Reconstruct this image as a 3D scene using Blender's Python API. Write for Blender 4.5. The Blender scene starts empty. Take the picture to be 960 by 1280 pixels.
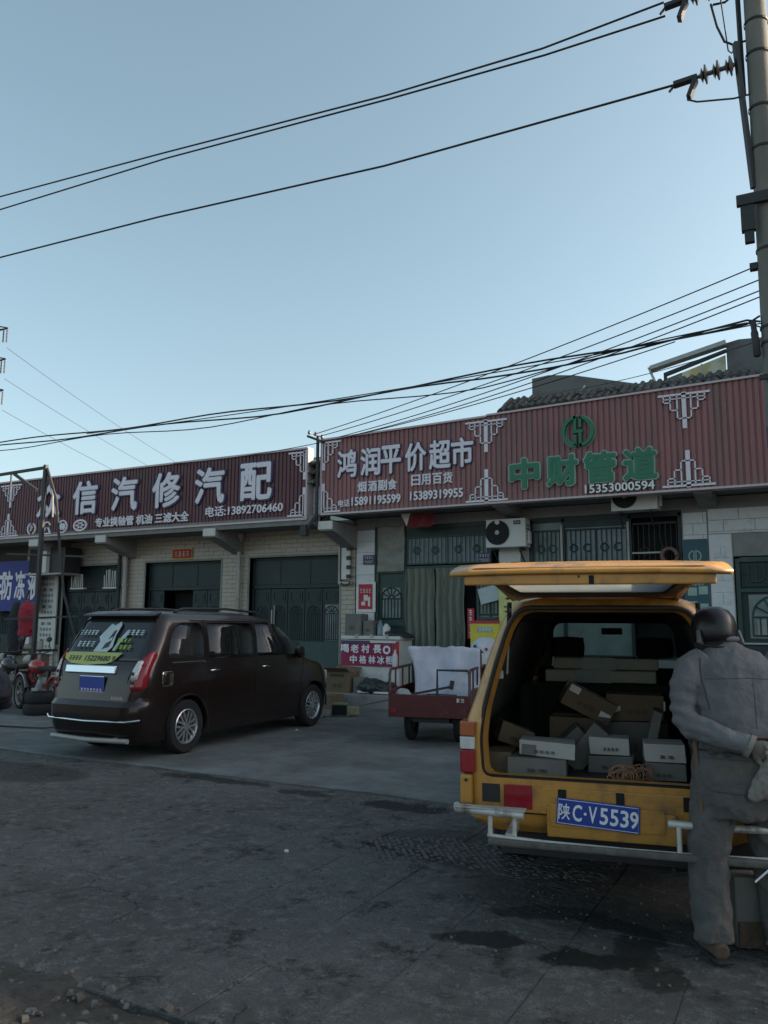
import bpy, bmesh, math, random
from mathutils import Vector, Matrix, noise
random.seed(7)
R_ = math.radians
scene = bpy.context.scene
# ---------------------------------------------------------------- camera, sky, sun, exposure
cam_d = bpy.data.cameras.new('camera'); cam = bpy.data.objects.new('camera', cam_d)
scene.collection.objects.link(cam); scene.camera = cam
cam_d.sensor_fit = 'HORIZONTAL'; cam_d.sensor_width = 36.0; cam_d.lens = 37.5
cam_d.clip_start = 0.05; cam_d.clip_end = 3000
YAW, PITCH, ROLL = R_(28), math.atan(0.14), R_(0.4)
cam.matrix_world = (Matrix.Translation((0, -15, 1.6)) @ Matrix.Rotation(YAW, 4, 'Z') @
                    Matrix.Rotation(math.pi/2 + PITCH, 4, 'X') @ Matrix.Rotation(ROLL, 4, 'Z'))
world = bpy.data.worlds.new('World'); scene.world = world; world.use_nodes = True
SUN_EL, SUN_AZ = R_(23), R_(60)          # azimuth measured from +Y towards +X
wn = world.node_tree; bg = wn.nodes['Background']
sky = wn.nodes.new('ShaderNodeTexSky'); sky.sky_type = 'NISHITA'; sky.sun_disc = False
sky.sun_elevation = SUN_EL; sky.sun_rotation = SUN_AZ
sky.altitude = 400; sky.air_density = 1.0; sky.dust_density = 3.5; sky.ozone_density = 1.0
hsv = wn.nodes.new('ShaderNodeHueSaturation'); hsv.inputs['Saturation'].default_value = .80; hsv.inputs['Hue'].default_value = .468
wn.links.new(sky.outputs[0], hsv.inputs['Color']); wn.links.new(hsv.outputs[0], bg.inputs[0]); bg.inputs[1].default_value = 0.117
sun_d = bpy.data.lights.new('sun', 'SUN'); sun = bpy.data.objects.new('sun', sun_d); scene.collection.objects.link(sun)
sun_d.energy = 5.0; sun_d.angle = R_(0.5); sun_d.color = (1.0, 0.86, 0.68)
sd = Vector((math.sin(SUN_AZ)*math.cos(SUN_EL), math.cos(SUN_AZ)*math.cos(SUN_EL), math.sin(SUN_EL)))
sun.rotation_euler = sd.to_track_quat('Z', 'Y').to_euler()
scene.view_settings.view_transform = 'Standard'; scene.view_settings.look = 'None'
scene.view_settings.exposure = 1.05; scene.view_settings.gamma = 1.0

# ---------------------------------------------------------------- materials
MATS = {}
def mat(name, col, rough=0.7, metal=0.0, var=0.25, scale=6.0, bump=0.0, bscale=40.0, dirt=None, dirt_amt=0.0,
        dirt_scale=1.5, coat=0.0, wave=None, trans=0.0, ior=1.45, emit=0.0, spec=0.5, stretch=None):
    if name in MATS: return MATS[name]
    m = bpy.data.materials.new(name); m.use_nodes = True; nt = m.node_tree; N = nt.nodes; L = nt.links
    b = N['Principled BSDF']; b.inputs['Roughness'].default_value = rough; b.inputs['Metallic'].default_value = metal
    b.inputs['Coat Weight'].default_value = coat; b.inputs['Coat Roughness'].default_value = 0.08
    b.inputs['Transmission Weight'].default_value = trans; b.inputs['IOR'].default_value = ior
    b.inputs['Specular IOR Level'].default_value = spec
    geo = N.new('ShaderNodeNewGeometry'); vec = geo.outputs['Position']
    if stretch:
        mp = N.new('ShaderNodeMapping'); mp.inputs['Scale'].default_value = stretch
        L.new(vec, mp.inputs[0]); vec = mp.outputs[0]
    n1 = N.new('ShaderNodeTexNoise'); n1.inputs['Scale'].default_value = scale; n1.inputs['Detail'].default_value = 8
    n1.inputs['Roughness'].default_value = 0.65
    L.new(vec, n1.inputs['Vector'])
    r = N.new('ShaderNodeMapRange'); r.inputs[1].default_value = 0.25; r.inputs[2].default_value = 0.75
    r.inputs[3].default_value = 1-var; r.inputs[4].default_value = 1+var*0.7
    L.new(n1.outputs[0], r.inputs[0])
    mx = N.new('ShaderNodeMix'); mx.data_type = 'RGBA'; mx.blend_type = 'MULTIPLY'; mx.inputs[0].default_value = 1
    mx.inputs[6].default_value = (*col, 1); L.new(r.outputs[0], mx.inputs[7]); out = mx.outputs[2]
    if dirt:
        n2 = N.new('ShaderNodeTexNoise'); n2.inputs['Scale'].default_value = dirt_scale; n2.inputs['Detail'].default_value = 10
        n2.inputs['Roughness'].default_value = 0.7; L.new(vec, n2.inputs['Vector'])
        r2 = N.new('ShaderNodeMapRange'); r2.inputs[1].default_value = 0.62-dirt_amt*0.35; r2.inputs[2].default_value = 0.75-dirt_amt*0.2
        L.new(n2.outputs[0], r2.inputs[0])
        m2 = N.new('ShaderNodeMix'); m2.data_type = 'RGBA'; L.new(r2.outputs[0], m2.inputs[0])
        L.new(out, m2.inputs[6]); m2.inputs[7].default_value = (*dirt, 1); out = m2.outputs[2]
    L.new(out, b.inputs['Base Color'])
    if emit:
        L.new(out, b.inputs['Emission Color']); b.inputs['Emission Strength'].default_value = emit
    if bump:
        n3 = N.new('ShaderNodeTexNoise'); n3.inputs['Scale'].default_value = bscale; n3.inputs['Detail'].default_value = 6
        L.new(vec, n3.inputs['Vector'])
        bp = N.new('ShaderNodeBump'); bp.inputs['Strength'].default_value = 1; bp.inputs['Distance'].default_value = bump
        L.new(n3.outputs[0], bp.inputs['Height']); L.new(bp.outputs[0], b.inputs['Normal'])
    MATS[name] = m; return m
def glass_mat(name, col, rough=0.05, alpha=0.5, film=.04):
    """Thin window glass: mirror-like film over a tinted see-through sheet."""
    if name in MATS: return MATS[name]
    m = bpy.data.materials.new(name); m.use_nodes = True; nt = m.node_tree; N = nt.nodes; L = nt.links
    N.remove(N['Principled BSDF']); out = N['Material Output']
    t = N.new('ShaderNodeBsdfTransparent'); t.inputs[0].default_value = (*col, 1)
    g = N.new('ShaderNodeBsdfGlossy'); g.inputs['Roughness'].default_value = rough; g.inputs[0].default_value = (.9, .95, 1, 1)
    d = N.new('ShaderNodeBsdfDiffuse'); d.inputs[0].default_value = (film, film, film, 1)
    f = N.new('ShaderNodeFresnel'); f.inputs[0].default_value = 1.5
    a = N.new('ShaderNodeMixShader'); a.inputs[0].default_value = alpha; L.new(t.outputs[0], a.inputs[1]); L.new(d.outputs[0], a.inputs[2])
    x = N.new('ShaderNodeMixShader'); L.new(f.outputs[0], x.inputs[0]); L.new(a.outputs[0], x.inputs[1]); L.new(g.outputs[0], x.inputs[2])
    L.new(x.outputs[0], out.inputs[0]); MATS[name] = m; return m

def translucent_glass(name, col):
    m = bpy.data.materials.new(name); m.use_nodes = True; nt = m.node_tree; N = nt.nodes; L = nt.links
    N.remove(N['Principled BSDF']); t = N.new('ShaderNodeBsdfTranslucent'); t.inputs[0].default_value = (*col, 1)
    g = N.new('ShaderNodeBsdfGlossy'); g.inputs['Roughness'].default_value = .12
    geo = N.new('ShaderNodeNewGeometry'); n = N.new('ShaderNodeTexNoise'); n.inputs['Scale'].default_value = 3; L.new(geo.outputs['Position'], n.inputs['Vector'])
    r = N.new('ShaderNodeMapRange'); r.inputs[1].default_value = .42; r.inputs[2].default_value = .5; r.inputs[3].default_value = .10; r.inputs[4].default_value = .22; L.new(n.outputs[0], r.inputs[0])
    x = N.new('ShaderNodeMixShader'); L.new(r.outputs[0], x.inputs[0]); L.new(t.outputs[0], x.inputs[1]); L.new(g.outputs[0], x.inputs[2])
    L.new(x.outputs[0], N['Material Output'].inputs[0]); return m

# ---------------------------------------------------------------- object helpers
COL = scene.collection
def tag(o, label=None, cat=None, group=None, kind=None):
    if label: o['label'] = label
    if cat: o['category'] = cat
    if group: o['group'] = group
    if kind: o['kind'] = kind
    return o
def thing(name, label, cat, loc=(0,0,0), rotz=0.0, group=None):
    o = bpy.data.objects.new(name, None); COL.objects.link(o); o.location = loc; o.rotation_euler = (0, 0, rotz)
    o.empty_display_size = 0.1
    return tag(o, label, cat, group)
def link(name, me, parent=None, loc=None, rot=None, scl=None):
    o = bpy.data.objects.new(name, me); COL.objects.link(o)
    if parent: o.parent = parent
    if loc is not None: o.location = loc
    if rot is not None: o.rotation_euler = rot
    if scl is not None: o.scale = scl
    return o
def dup(root, loc=None, rotz=None, label=None):
    r = root.copy(); COL.objects.link(r)
    if loc is not None: r.location = loc
    if rotz is not None: r.rotation_euler = (0, 0, rotz)
    if label: r['label'] = label
    for ch in list(root.children):
        c = ch.copy(); COL.objects.link(c); c.parent = r
        for g in list(ch.children):
            d = g.copy(); COL.objects.link(d); d.parent = c
    return r
class MB:
    def __init__(s): s.v = []; s.f = []
    def add(s, vs, fs):
        k = len(s.v); s.v += [tuple(v) for v in vs]; s.f += [tuple(i+k for i in f) for f in fs]; return s
    def box(s, x0, x1, y0, y1, z0, z1, M=None):
        vs = [Vector(p) for p in ((x0,y0,z0),(x1,y0,z0),(x1,y1,z0),(x0,y1,z0),(x0,y0,z1),(x1,y0,z1),(x1,y1,z1),(x0,y1,z1))]
        if M is not None: vs = [M @ v for v in vs]
        return s.add(vs, [(3,2,1,0),(4,5,6,7),(0,1,5,4),(1,2,6,5),(2,3,7,6),(3,0,4,7)])
    def bar(s, a, b, w, h=None):
        """rectangular bar between two points"""
        a = Vector(a); b = Vector(b); h = h or w; d = b-a; q = d.to_track_quat('Y', 'Z').to_matrix().to_4x4()
        return s.box(-w/2, w/2, 0, d.length, -h/2, h/2, Matrix.Translation(a) @ q)
    def cyl(s, a, b, r0, r1=None, n=12, cap=True):
        a = Vector(a); b = Vector(b); r1 = r0 if r1 is None else r1; q = (b-a).to_track_quat('Z', 'Y').to_matrix()
        vs = []
        for c, r in ((a, r0), (b, r1)):
            for i in range(n):
                t = 2*math.pi*i/n; vs.append(c + q @ Vector((r*math.cos(t), r*math.sin(t), 0)))
        fs = [(i, (i+1) % n, n+(i+1) % n, n+i) for i in range(n)]
        if cap: fs += [tuple(range(n-1, -1, -1)), tuple(range(n, 2*n))]
        return s.add(vs, fs)
    def tube(s, pts, r, n=6):
        pts = [Vector(p) for p in pts]; rr = r if isinstance(r, (list, tuple)) else [r]*len(pts); vs = []
        up = None
        for i, p in enumerate(pts):
            d = (pts[min(i+1, len(pts)-1)] - pts[max(i-1, 0)]).normalized()
            if up is None: up = d.orthogonal().normalized()
            up = (up - d*up.dot(d)).normalized(); w = d.cross(up)
            for k in range(n):
                t = 2*math.pi*k/n; vs.append(p + (up*math.cos(t) + w*math.sin(t))*rr[i])
        fs = []
        for i in range(len(pts)-1):
            for k in range(n):
                fs.append((i*n+k, i*n+(k+1) % n, (i+1)*n+(k+1) % n, (i+1)*n+k))
        fs += [tuple(range(n-1, -1, -1)), tuple(range((len(pts)-1)*n, len(pts)*n))]
        return s.add(vs, fs)
    def lathe(s, prof, a, axis, n=20):
        """prof: list of (r, h) along axis from a"""
        a = Vector(a); q = Vector(axis).to_track_quat('Z', 'Y').to_matrix(); vs = []
        for r, h in prof:
            for i in range(n):
                t = 2*math.pi*i/n; vs.append(a + q @ Vector((r*math.cos(t), r*math.sin(t), h)))
        fs = [(j*n+i, j*n+(i+1) % n, (j+1)*n+(i+1) % n, (j+1)*n+i) for j in range(len(prof)-1) for i in range(n)]
        return s.add(vs, fs)
    def prism(s, poly, axis, c0, c1):
        """poly of 2-tuples in the plane across axis ('x': (y,z), 'y': (x,z), 'z': (x,y))"""
        mk = {'x': lambda p, c: (c, p[0], p[1]), 'y': lambda p, c: (p[0], c, p[1]), 'z': lambda p, c: (p[0], p[1], c)}[axis]
        n = len(poly); vs = [mk(p, c0) for p in poly] + [mk(p, c1) for p in poly]
        return s.add(vs, [tuple(range(n)), tuple(range(2*n-1, n-1, -1))] + [(i, n+i, n+(i+1) % n, (i+1) % n) for i in range(n)])
    def mesh(s, name, m):
        me = bpy.data.meshes.new(name); me.from_pydata(s.v, [], s.f)
        bm = bmesh.new(); bm.from_mesh(me); bmesh.ops.recalc_face_normals(bm, faces=bm.faces); bm.to_mesh(me); bm.free()
        me.materials.append(m); return me
    def obj(s, name, m, parent=None, smooth=None, bevel=0, seg=2, loc=None, rot=None):
        me = s.mesh(name, m)
        if smooth: me.shade_smooth(); me.set_sharp_from_angle(angle=R_(smooth))
        o = link(name, me, parent, loc, rot)
        if bevel:
            b = o.modifiers.new('edge', 'BEVEL'); b.width = bevel; b.segments = seg; b.limit_method = 'ANGLE'; b.angle_limit = R_(40)
        return o
def one(name, m, parent, *box, bevel=0, M=None, smooth=None):
    return MB().box(*box, M=M).obj(name, m, parent, bevel=bevel, smooth=smooth)
_TX = {}
def text_mesh(s, m, depth=0.02, bold=0.0, res=3):
    """mesh of a string, normalised to a unit box centred on the origin; returns mesh and its width/height ratio"""
    k = (s, m.name, depth, bold)
    if k in _TX: return _TX[k]
    c = bpy.data.curves.new('lettering', 'FONT'); c.body = s; c.size = 1; c.extrude = 0.01; c.resolution_u = res
    o = bpy.data.objects.new('lettering', c); COL.objects.link(o)
    dg = bpy.context.evaluated_depsgraph_get(); me = bpy.data.meshes.new_from_object(o.evaluated_get(dg))
    bpy.data.objects.remove(o); bpy.data.curves.remove(c)
    if bold:      # thicken the strokes with copies nudged around a small circle, each a hair lower than the last
        bm = bmesh.new(); nb = 6 if bold < .04 else 8
        for q in range(nb):
            k0 = len(bm.verts); bm.from_mesh(me); bm.verts.ensure_lookup_table()
            a = 2*math.pi*q/nb+.3
            for v in bm.verts[k0:]: v.co.x += bold*math.cos(a); v.co.y += bold*math.sin(a); v.co.z *= 1-.012*q
        bm.to_mesh(me); bm.free()
    xs = [v.co.x for v in me.vertices]; ys = [v.co.y for v in me.vertices]
    x0, x1, y0, y1 = min(xs), max(xs), min(ys), max(ys)
    for v in me.vertices:
        v.co = ((v.co.x-(x0+x1)/2)/(x1-x0), (v.co.y-(y0+y1)/2)/(y1-y0), v.co.z/0.01*depth/2)
    me.materials.clear(); me.materials.append(m); _TX[k] = (me, (x1-x0)/(y1-y0)); return _TX[k]
def lettering(s, x, y, z, w, h, m, parent, depth=0.004, bold=0.02, name='lettering', rot=(math.pi/2, 0, 0)):
    """string centred at (x, y, z), w by h metres, facing -Y"""
    me, _ = text_mesh(s, m, depth, bold)
    return link(name, me, parent, (x, y, z), rot, (w, h, 1))
def noise3(p, s, seed=0): return noise.noise(Vector(p)*s + Vector((seed*13.1, seed*7.7, seed*3.3)))
def apply_mods(o):
    dg = bpy.context.evaluated_depsgraph_get(); me = bpy.data.meshes.new_from_object(o.evaluated_get(dg))
    o.modifiers.clear(); old = o.data; o.data = me; bpy.data.meshes.remove(old); return o
def boolean(o, cutter):
    b = o.modifiers.new('cut', 'BOOLEAN'); b.operation = 'DIFFERENCE'; b.object = cutter; b.solver = 'EXACT'
    apply_mods(o); bpy.data.objects.remove(cutter); return o
def blend(mb, name, m, parent, voxel=0.012, smooth=6, fold=0.0, fscale=6.0, seed=1):
    """weld overlapping solids into one continuous surface, smooth it and add cloth folds"""
    o = mb.obj(name, m, parent)
    r = o.modifiers.new('weld', 'REMESH'); r.mode = 'VOXEL'; r.voxel_size = voxel
    s = o.modifiers.new('soft', 'SMOOTH'); s.iterations = smooth; s.factor = 0.6
    apply_mods(o); me = o.data
    if fold:
        ns = [v.normal.copy() for v in me.vertices]
        for v, n in zip(me.vertices, ns):
            p = v.co; f = noise3((p.x*1.2, p.y*1.2, p.z*.9+p.x*.5), fscale, seed); g = noise3((p.x*1.1, p.y, p.z*1.0-p.x*.8), fscale*2.6, seed+3)
            v.co = p + n*fold*((1-abs(f)*2.4)*0.8 + g*0.5)
    if not me.materials: me.materials.append(m)
    me.shade_smooth(); return o

# palette
m_concrete = mat('old_concrete', (.25,.24,.22), .9, bump=.004, bscale=60, var=.3, scale=3, dirt=(.12,.115,.105), dirt_amt=.4)
m_apron = mat('apron_concrete', (.15,.16,.157), .85, bump=.005, bscale=45, var=.35, scale=2.3, dirt=(.085,.085,.08), dirt_amt=.55, dirt_scale=1.3)
m_soffit = mat('soffit_plaster', (.20,.20,.19), .9, var=.2)
m_lintel = mat('grey_render', (.26,.26,.25), .9, var=.15, scale=2, dirt=(.17,.17,.16), dirt_amt=.3)
m_tantile = mat('tan_glazed_tile', (.42,.375,.31), .35, var=.12, scale=9, dirt=(.28,.24,.18), dirt_amt=.15, dirt_scale=3)
m_whitetile = mat('white_glazed_tile', (.60,.61,.62), .35, var=.1, scale=9, dirt=(.35,.34,.32), dirt_amt=.15, dirt_scale=3)
m_grout = mat('dark_grout', (.09,.085,.08), .95)
m_signdark = mat('maroon_sheet', (.125,.042,.052), .5, var=.12, scale=2, dirt=(.085,.045,.05), dirt_amt=.5, dirt_scale=2.2, stretch=(1.6,1,.22))
m_signred = mat('brownred_sheet', (.29,.125,.125), .5, var=.14, scale=2, dirt=(.20,.115,.11), dirt_amt=.5, dirt_scale=2.2, stretch=(1.6,1,.22))
m_trim = mat('pale_sign_trim', (.55,.45,.46), .5, var=.1)
m_white = mat('white_letter', (.72,.68,.74), .4, var=.06)
m_navy = mat('navy_letter_side', (.05,.05,.12), .5)
m_green = mat('green_letter', (.015,.16,.085), .35, var=.1)
m_greenside = mat('green_letter_side', (.30,.42,.36), .5)
m_door = mat('dark_teal_steel', (.014,.032,.034), .5, var=.3, scale=3, dirt=(.035,.042,.04), dirt_amt=.2)
m_door2 = mat('green_painted_steel', (.028,.060,.052), .5, var=.25, scale=4, dirt=(.07,.08,.07), dirt_amt=.25)
m_iron = mat('dark_iron', (.03,.032,.034), .55, var=.3, scale=20)
m_black = mat('black_rubber', (.018,.018,.02), .8, var=.2)
m_glassd = glass_mat('smoky_glass', (.12,.17,.17), alpha=.5)
m_bluepane = mat('hazy_pane', (.16,.21,.24), .25, var=.35, scale=3)
m_palepane = mat('frosted_pane', (.17,.22,.21), .3, var=.4, scale=4)
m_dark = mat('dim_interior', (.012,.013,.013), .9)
m_steel = mat('galvanised_pipe', (.38,.37,.34), .55, metal=.3, var=.2, dirt=(.2,.15,.1), dirt_amt=.2)
m_acw = mat('ac_casing', (.58,.58,.55), .5, var=.06, dirt=(.4,.38,.33), dirt_amt=.15)
m_red = mat('red_print', (.42,.03,.05), .6, var=.12)
m_maroon = mat('maroon_banner', (.26,.02,.07), .6, var=.15)
m_paper = mat('white_paper', (.68,.68,.66), .8, var=.08)
m_blueb = mat('blue_banner', (.035,.05,.24), .6, var=.15, scale=2)
m_yellow = mat('yellow_print', (.62,.50,.05), .6, var=.2)
m_card = mat('brown_cardboard', (.15,.105,.068), .85, var=.18, scale=8, dirt=(.17,.12,.08), dirt_amt=.3)
m_card2 = mat('grey_cardboard', (.15,.147,.137), .85, var=.15, scale=8, dirt=(.17,.16,.14), dirt_amt=.3)
m_cardw = mat('white_carton', (.40,.40,.39), .8, var=.1, scale=8)
m_tarp = mat('pale_lilac_sheet', (.50,.50,.58), .75, var=.12, scale=10, dirt=(.33,.33,.36), dirt_amt=.3, dirt_scale=5)
m_wire = mat('cable_sheath', (.02,.022,.024), .6)
# ================================================================ THE GROUND
def ground_sheet():
    mb = MB(); n = 60
    def axis(a, b, c, fine):   # denser near the camera
        return [a + (b-a)*i/fine for i in range(fine+1)]
    xs = [-900,-300,-120,-60] + axis(-30, 14, 0, 90) + [40,120,300,900]
    ys = [-900,-200,-80,-40,-24] + axis(-18, 0, 0, 50) + [20,60,200,900,1500]
    for y in ys:
        for x in xs:
            z = -.12
            if -18 < y < -12.1 and -30 < x < 14: z = -.06 + .05*noise3((x,y,0), .9) + .02*noise3((x,y,0), 4)
            mb.v.append((x, y, z))
    w = len(xs)
    for j in range(len(ys)-1):
        for i in range(w-1): mb.f.append((j*w+i, j*w+i+1, (j+1)*w+i+1, (j+1)*w+i))
    m = mat('packed_earth', (.105,.095,.082), .95, bump=.02, bscale=14, var=.4, scale=3, dirt=(.05,.047,.042), dirt_amt=.5, dirt_scale=1.2)
    o = mb.obj('ground', m, smooth=60); return tag(o, kind='structure')
ground_sheet()
mb = MB(); ex = [-60,-30]+[-20+.06*i for i in range(430)]+[12,30]
for x in ex:
    ye = -7.98+(.07*noise3((x,0,0),.9)+.045*noise3((x,2,0),4)+.02*noise3((x,5,0),13) if -20.1 < x < 6 else 0)
    mb.v += [(x,-1.3,0),(x,ye+.03,0),(x,ye,-.012),(x,ye-.004,-.1)]
for i in range(len(ex)-1):
    for k in range(3): mb.f.append((4*i+k, 4*i+k+1, 4*i+k+5, 4*i+k+4))
apron = mb.obj('concrete_apron', m_apron); tag(apron, kind='structure')
# a cracked seam where the apron ends
mb = MB(); x = -16.0
while x < 3:
    w = random.uniform(.25, .9); mb.box(x, x+w-.02, -8.07-random.uniform(0,.05), -7.96, -.1, -.012-random.random()*.02); x += w
o = mb.obj('apron_edge', mat('broken_edge', (.055,.052,.048), .95, var=.5, scale=10, bump=.006)); tag(o, kind='structure')
plat = one('shop_platform', m_concrete, None, -9.2, 12, -1.28, .0, -.1, .26, bevel=.02); tag(plat, kind='structure')
plat2 = one('garage_threshold', m_concrete, None, -40, -9.22, -1.28, .0, -.1, .08, bevel=.02); tag(plat2, kind='structure')

def paver_material():
    m = bpy.data.materials.new('worn_paver'); m.use_nodes = True; nt = m.node_tree; N = nt.nodes; L = nt.links
    b = N['Principled BSDF']
    geo = N.new('ShaderNodeNewGeometry'); P = geo.outputs['Position']
    def nz(s, d=8, r=.65):
        n = N.new('ShaderNodeTexNoise'); n.inputs['Scale'].default_value = s; n.inputs['Detail'].default_value = d
        n.inputs['Roughness'].default_value = r; L.new(P, n.inputs['Vector']); return n.outputs[0]
    def mr(a, lo, hi, o0=0, o1=1):
        r = N.new('ShaderNodeMapRange'); r.interpolation_type = 'SMOOTHSTEP'
        for i, v in ((1,lo),(2,hi),(3,o0),(4,o1)): r.inputs[i].default_value = v
        L.new(a, r.inputs[0]); return r.outputs[0]
    def mx(f, a, c):
        x = N.new('ShaderNodeMix'); x.data_type = 'RGBA'
        if isinstance(f, float): x.inputs[0].default_value = f
        else: L.new(f, x.inputs[0])
        L.new(a, x.inputs[6])
        if isinstance(c, tuple): x.inputs[7].default_value = (*c, 1)
        else: L.new(c, x.inputs[7])
        return x.outputs[2]
    def math_(op, a, c):
        x = N.new('ShaderNodeMath'); x.operation = op
        for i, v in enumerate((a, c)):
            if isinstance(v, (int, float)): x.inputs[i].default_value = v
            else: L.new(v, x.inputs[i])
        return x.outputs[0]
    rgb = N.new('ShaderNodeRGB'); rgb.outputs[0].default_value = (.125,.125,.122,1)
    c = mx(mr(nz(.55, 10, .7), .42, .60), rgb.outputs[0], (.085,.084,.080))
    c = mx(mr(nz(9, 14, .85), .48, .62), c, (.19,.188,.18))
    c = mx(mr(nz(70, 5, .8), .50, .60), c, (.078,.076,.072))
    c = mx(mr(nz(2.3, 12, .85), .52, .63), c, (.035,.033,.03))
    wv = N.new('ShaderNodeTexNoise'); wv.inputs['Scale'].default_value = 2.5; wv.inputs['Detail'].default_value = 6; L.new(P, wv.inputs['Vector'])
    wa = N.new('ShaderNodeVectorMath'); wa.operation = 'MULTIPLY_ADD'; L.new(wv.outputs['Color'], wa.inputs[0]); wa.inputs[1].default_value = (.5,.5,0); L.new(P, wa.inputs[2])
    cr = N.new('ShaderNodeTexVoronoi'); cr.feature = 'DISTANCE_TO_EDGE'; cr.inputs['Scale'].default_value = .9; L.new(wa.outputs[0], cr.inputs['Vector'])
    crack = math_('MULTIPLY', mr(cr.outputs['Distance'], .002, .008, .7, 0), mr(nz(1.1, 3), .55, .61))
    c = mx(crack, c, (.018,.017,.016))
    c = mx(mr(nz(26, 4), .63, .72), c, (.04,.038,.035))
    c = mx(mr(nz(34, 3), .70, .76), c, (.33,.32,.30))
    # oil and damp stains of the place: ellipses (x, y, rx, ry, angle) broken up by noise
    warp = N.new('ShaderNodeTexNoise'); warp.inputs['Scale'].default_value = 4.5; warp.inputs['Detail'].default_value = 12; warp.inputs['Roughness'].default_value = .75; L.new(P, warp.inputs['Vector'])
    va = N.new('ShaderNodeVectorMath'); va.operation = 'MULTIPLY_ADD'; L.new(warp.outputs['Color'], va.inputs[0])
    va.inputs[1].default_value = (.42,.42,0); L.new(P, va.inputs[2])
    tot = None
    for (x, y, rx, ry, an, k) in [(-1.62,-10.87,.22,.11,.4,.9), (-1.40,-10.33,.34,.12,.35,.85), (-1.03,-10.33,.26,.10,-.2,.9), (-.87,-10.58,.13,.25,0,.8),
                                  (-1.03,-10.83,.26,.10,.45,.95), (-.72,-10.88,.12,.18,.4,.7), (-2.62,-9.62,.50,.09,-.1,.95), (-2.1,-9.5,.3,.35,0,.6),
                                  (-3.3,-8.35,.40,.16,0,.95), (-2.5,-9.2,.6,.3,.2,.5), (-1.2,-9.9,.8,.6,0,.5), (-5.6,-8.2,.7,.12,0,.8), (-8.0,-9.0,1.2,.5,.1,.6), (-4.4,-8.3,.3,.1,0,.8)]:
        x_, y_ = x+.21, y+.21
        mp = N.new('ShaderNodeMapping'); mp.vector_type = 'TEXTURE'; mp.inputs['Location'].default_value = (x_, y_, 0)
        mp.inputs['Rotation'].default_value = (0, 0, an); mp.inputs['Scale'].default_value = (rx, ry, 50)
        L.new(va.outputs[0], mp.inputs[0])
        ln = N.new('ShaderNodeVectorMath'); ln.operation = 'LENGTH'; L.new(mp.outputs[0], ln.inputs[0])
        s = mr(ln.outputs['Value'], .88, 1.14, k, 0)
        tot = s if tot is None else math_('MAXIMUM', tot, s)
    c = mx(tot, c, (.016,.016,.015))
    L.new(c, b.inputs['Base Color'])
    L.new(mr(tot, 0, 1, .88, .62), b.inputs['Roughness']); b.inputs['Specular IOR Level'].default_value = .18
    # cast pebble relief of the slabs, worn away in most places
    vo = N.new('ShaderNodeTexVoronoi'); vo.inputs['Scale'].default_value = 17; L.new(P, vo.inputs['Vector'])
    rel = math_('MULTIPLY', mr(vo.outputs['Distance'], .1, .6, 1, 0), mr(nz(.9, 3), .48, .62, .12, 1))
    h = math_('ADD', rel, math_('MULTIPLY', nz(16, 10, .75), 1.6))
    bp = N.new('ShaderNodeBump'); bp.inputs['Distance'].default_value = .016; L.new(h, bp.inputs['Height']); L.new(bp.outputs[0], b.inputs['Normal'])
    return m
m_paver = paver_material(); MATS['worn_paver'] = m_paver
# paved strip between the apron and the dirt: slabs laid on a mortar bed
bed = one('pavement', m_paver, None, -20.4, 4.2, -12.25, -8.08, -.11, -.019); tag(bed, kind='structure')
pm = MB().box(-.2965,.2965,-.2985,.2985,-.03,0).mesh('paver', m_paver)
bmm = bmesh.new(); bmm.from_mesh(pm); bmesh.ops.bevel(bmm, geom=[e for e in bmm.edges if min(v.co.z for v in e.verts) > -.01], offset=.005, segments=1, affect='EDGES'); bmm.to_mesh(pm); bmm.free()
for j in range(7):
    for i in range(41):
        x = -20.1+i*.6; y = -11.95+j*.6
        o = link('paver', pm, bed, (x+random.uniform(-.003,.003), y+random.uniform(-.003,.003), -.012+random.uniform(-.003,.003)),
                 (random.uniform(-.005,.005), random.uniform(-.005,.005), random.uniform(-.004,.004)),
                 (random.choice((1,1.014,1.014,1.014)), random.choice((1,1.012,1.012,1.012)), 1))
# worn patch where the small stamped blocks of the paving show through
mb = MB(); rb_ = random.Random(21)
for j in range(34):
    for i in range(60):
        x = -3.35+i*.052+rb_.uniform(-.006,.006)+(.026 if j % 2 else 0); y = -10.05+j*.036+rb_.uniform(-.004,.004)
        d = ((x+2.25)/1.05)**2+((y+9.5-.12*(x+2.25))/.46)**2+.9*noise3((x,y,0), 2.6)
        if d > .8 or rb_.random() < .18: continue
        w_, l_ = .021*rb_.uniform(.75,1.1), .0135*rb_.uniform(.75,1.1); h_ = rb_.uniform(.001,.008)
        a = rb_.uniform(-.15,.15)
        M = Matrix.Translation((x,y,-.012)) @ Matrix.Rotation(a,4,'Z') @ Matrix.Rotation(rb_.uniform(-.08,.08),4,'X')
        k0 = [M @ Vector(p) for p in ((-w_,-l_,-.01),(w_,-l_,-.01),(w_,l_,-.01),(-w_,l_,-.01),(-w_*.8,-l_*.7,h_),(w_*.8,-l_*.7,h_),(w_*.8,l_*.7,h_),(-w_*.8,l_*.7,h_))]
        mb.add(k0, [(4,5,6,7),(0,1,5,4),(1,2,6,5),(2,3,7,6),(3,0,4,7)])
tag(mb.obj('block_relief', mat('worn_block', (.10,.098,.095), .85, var=.4, scale=20, bump=.002, bscale=80)), 'patch of small worn paving blocks showing through the dirt left of the van', kind='stuff')
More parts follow.
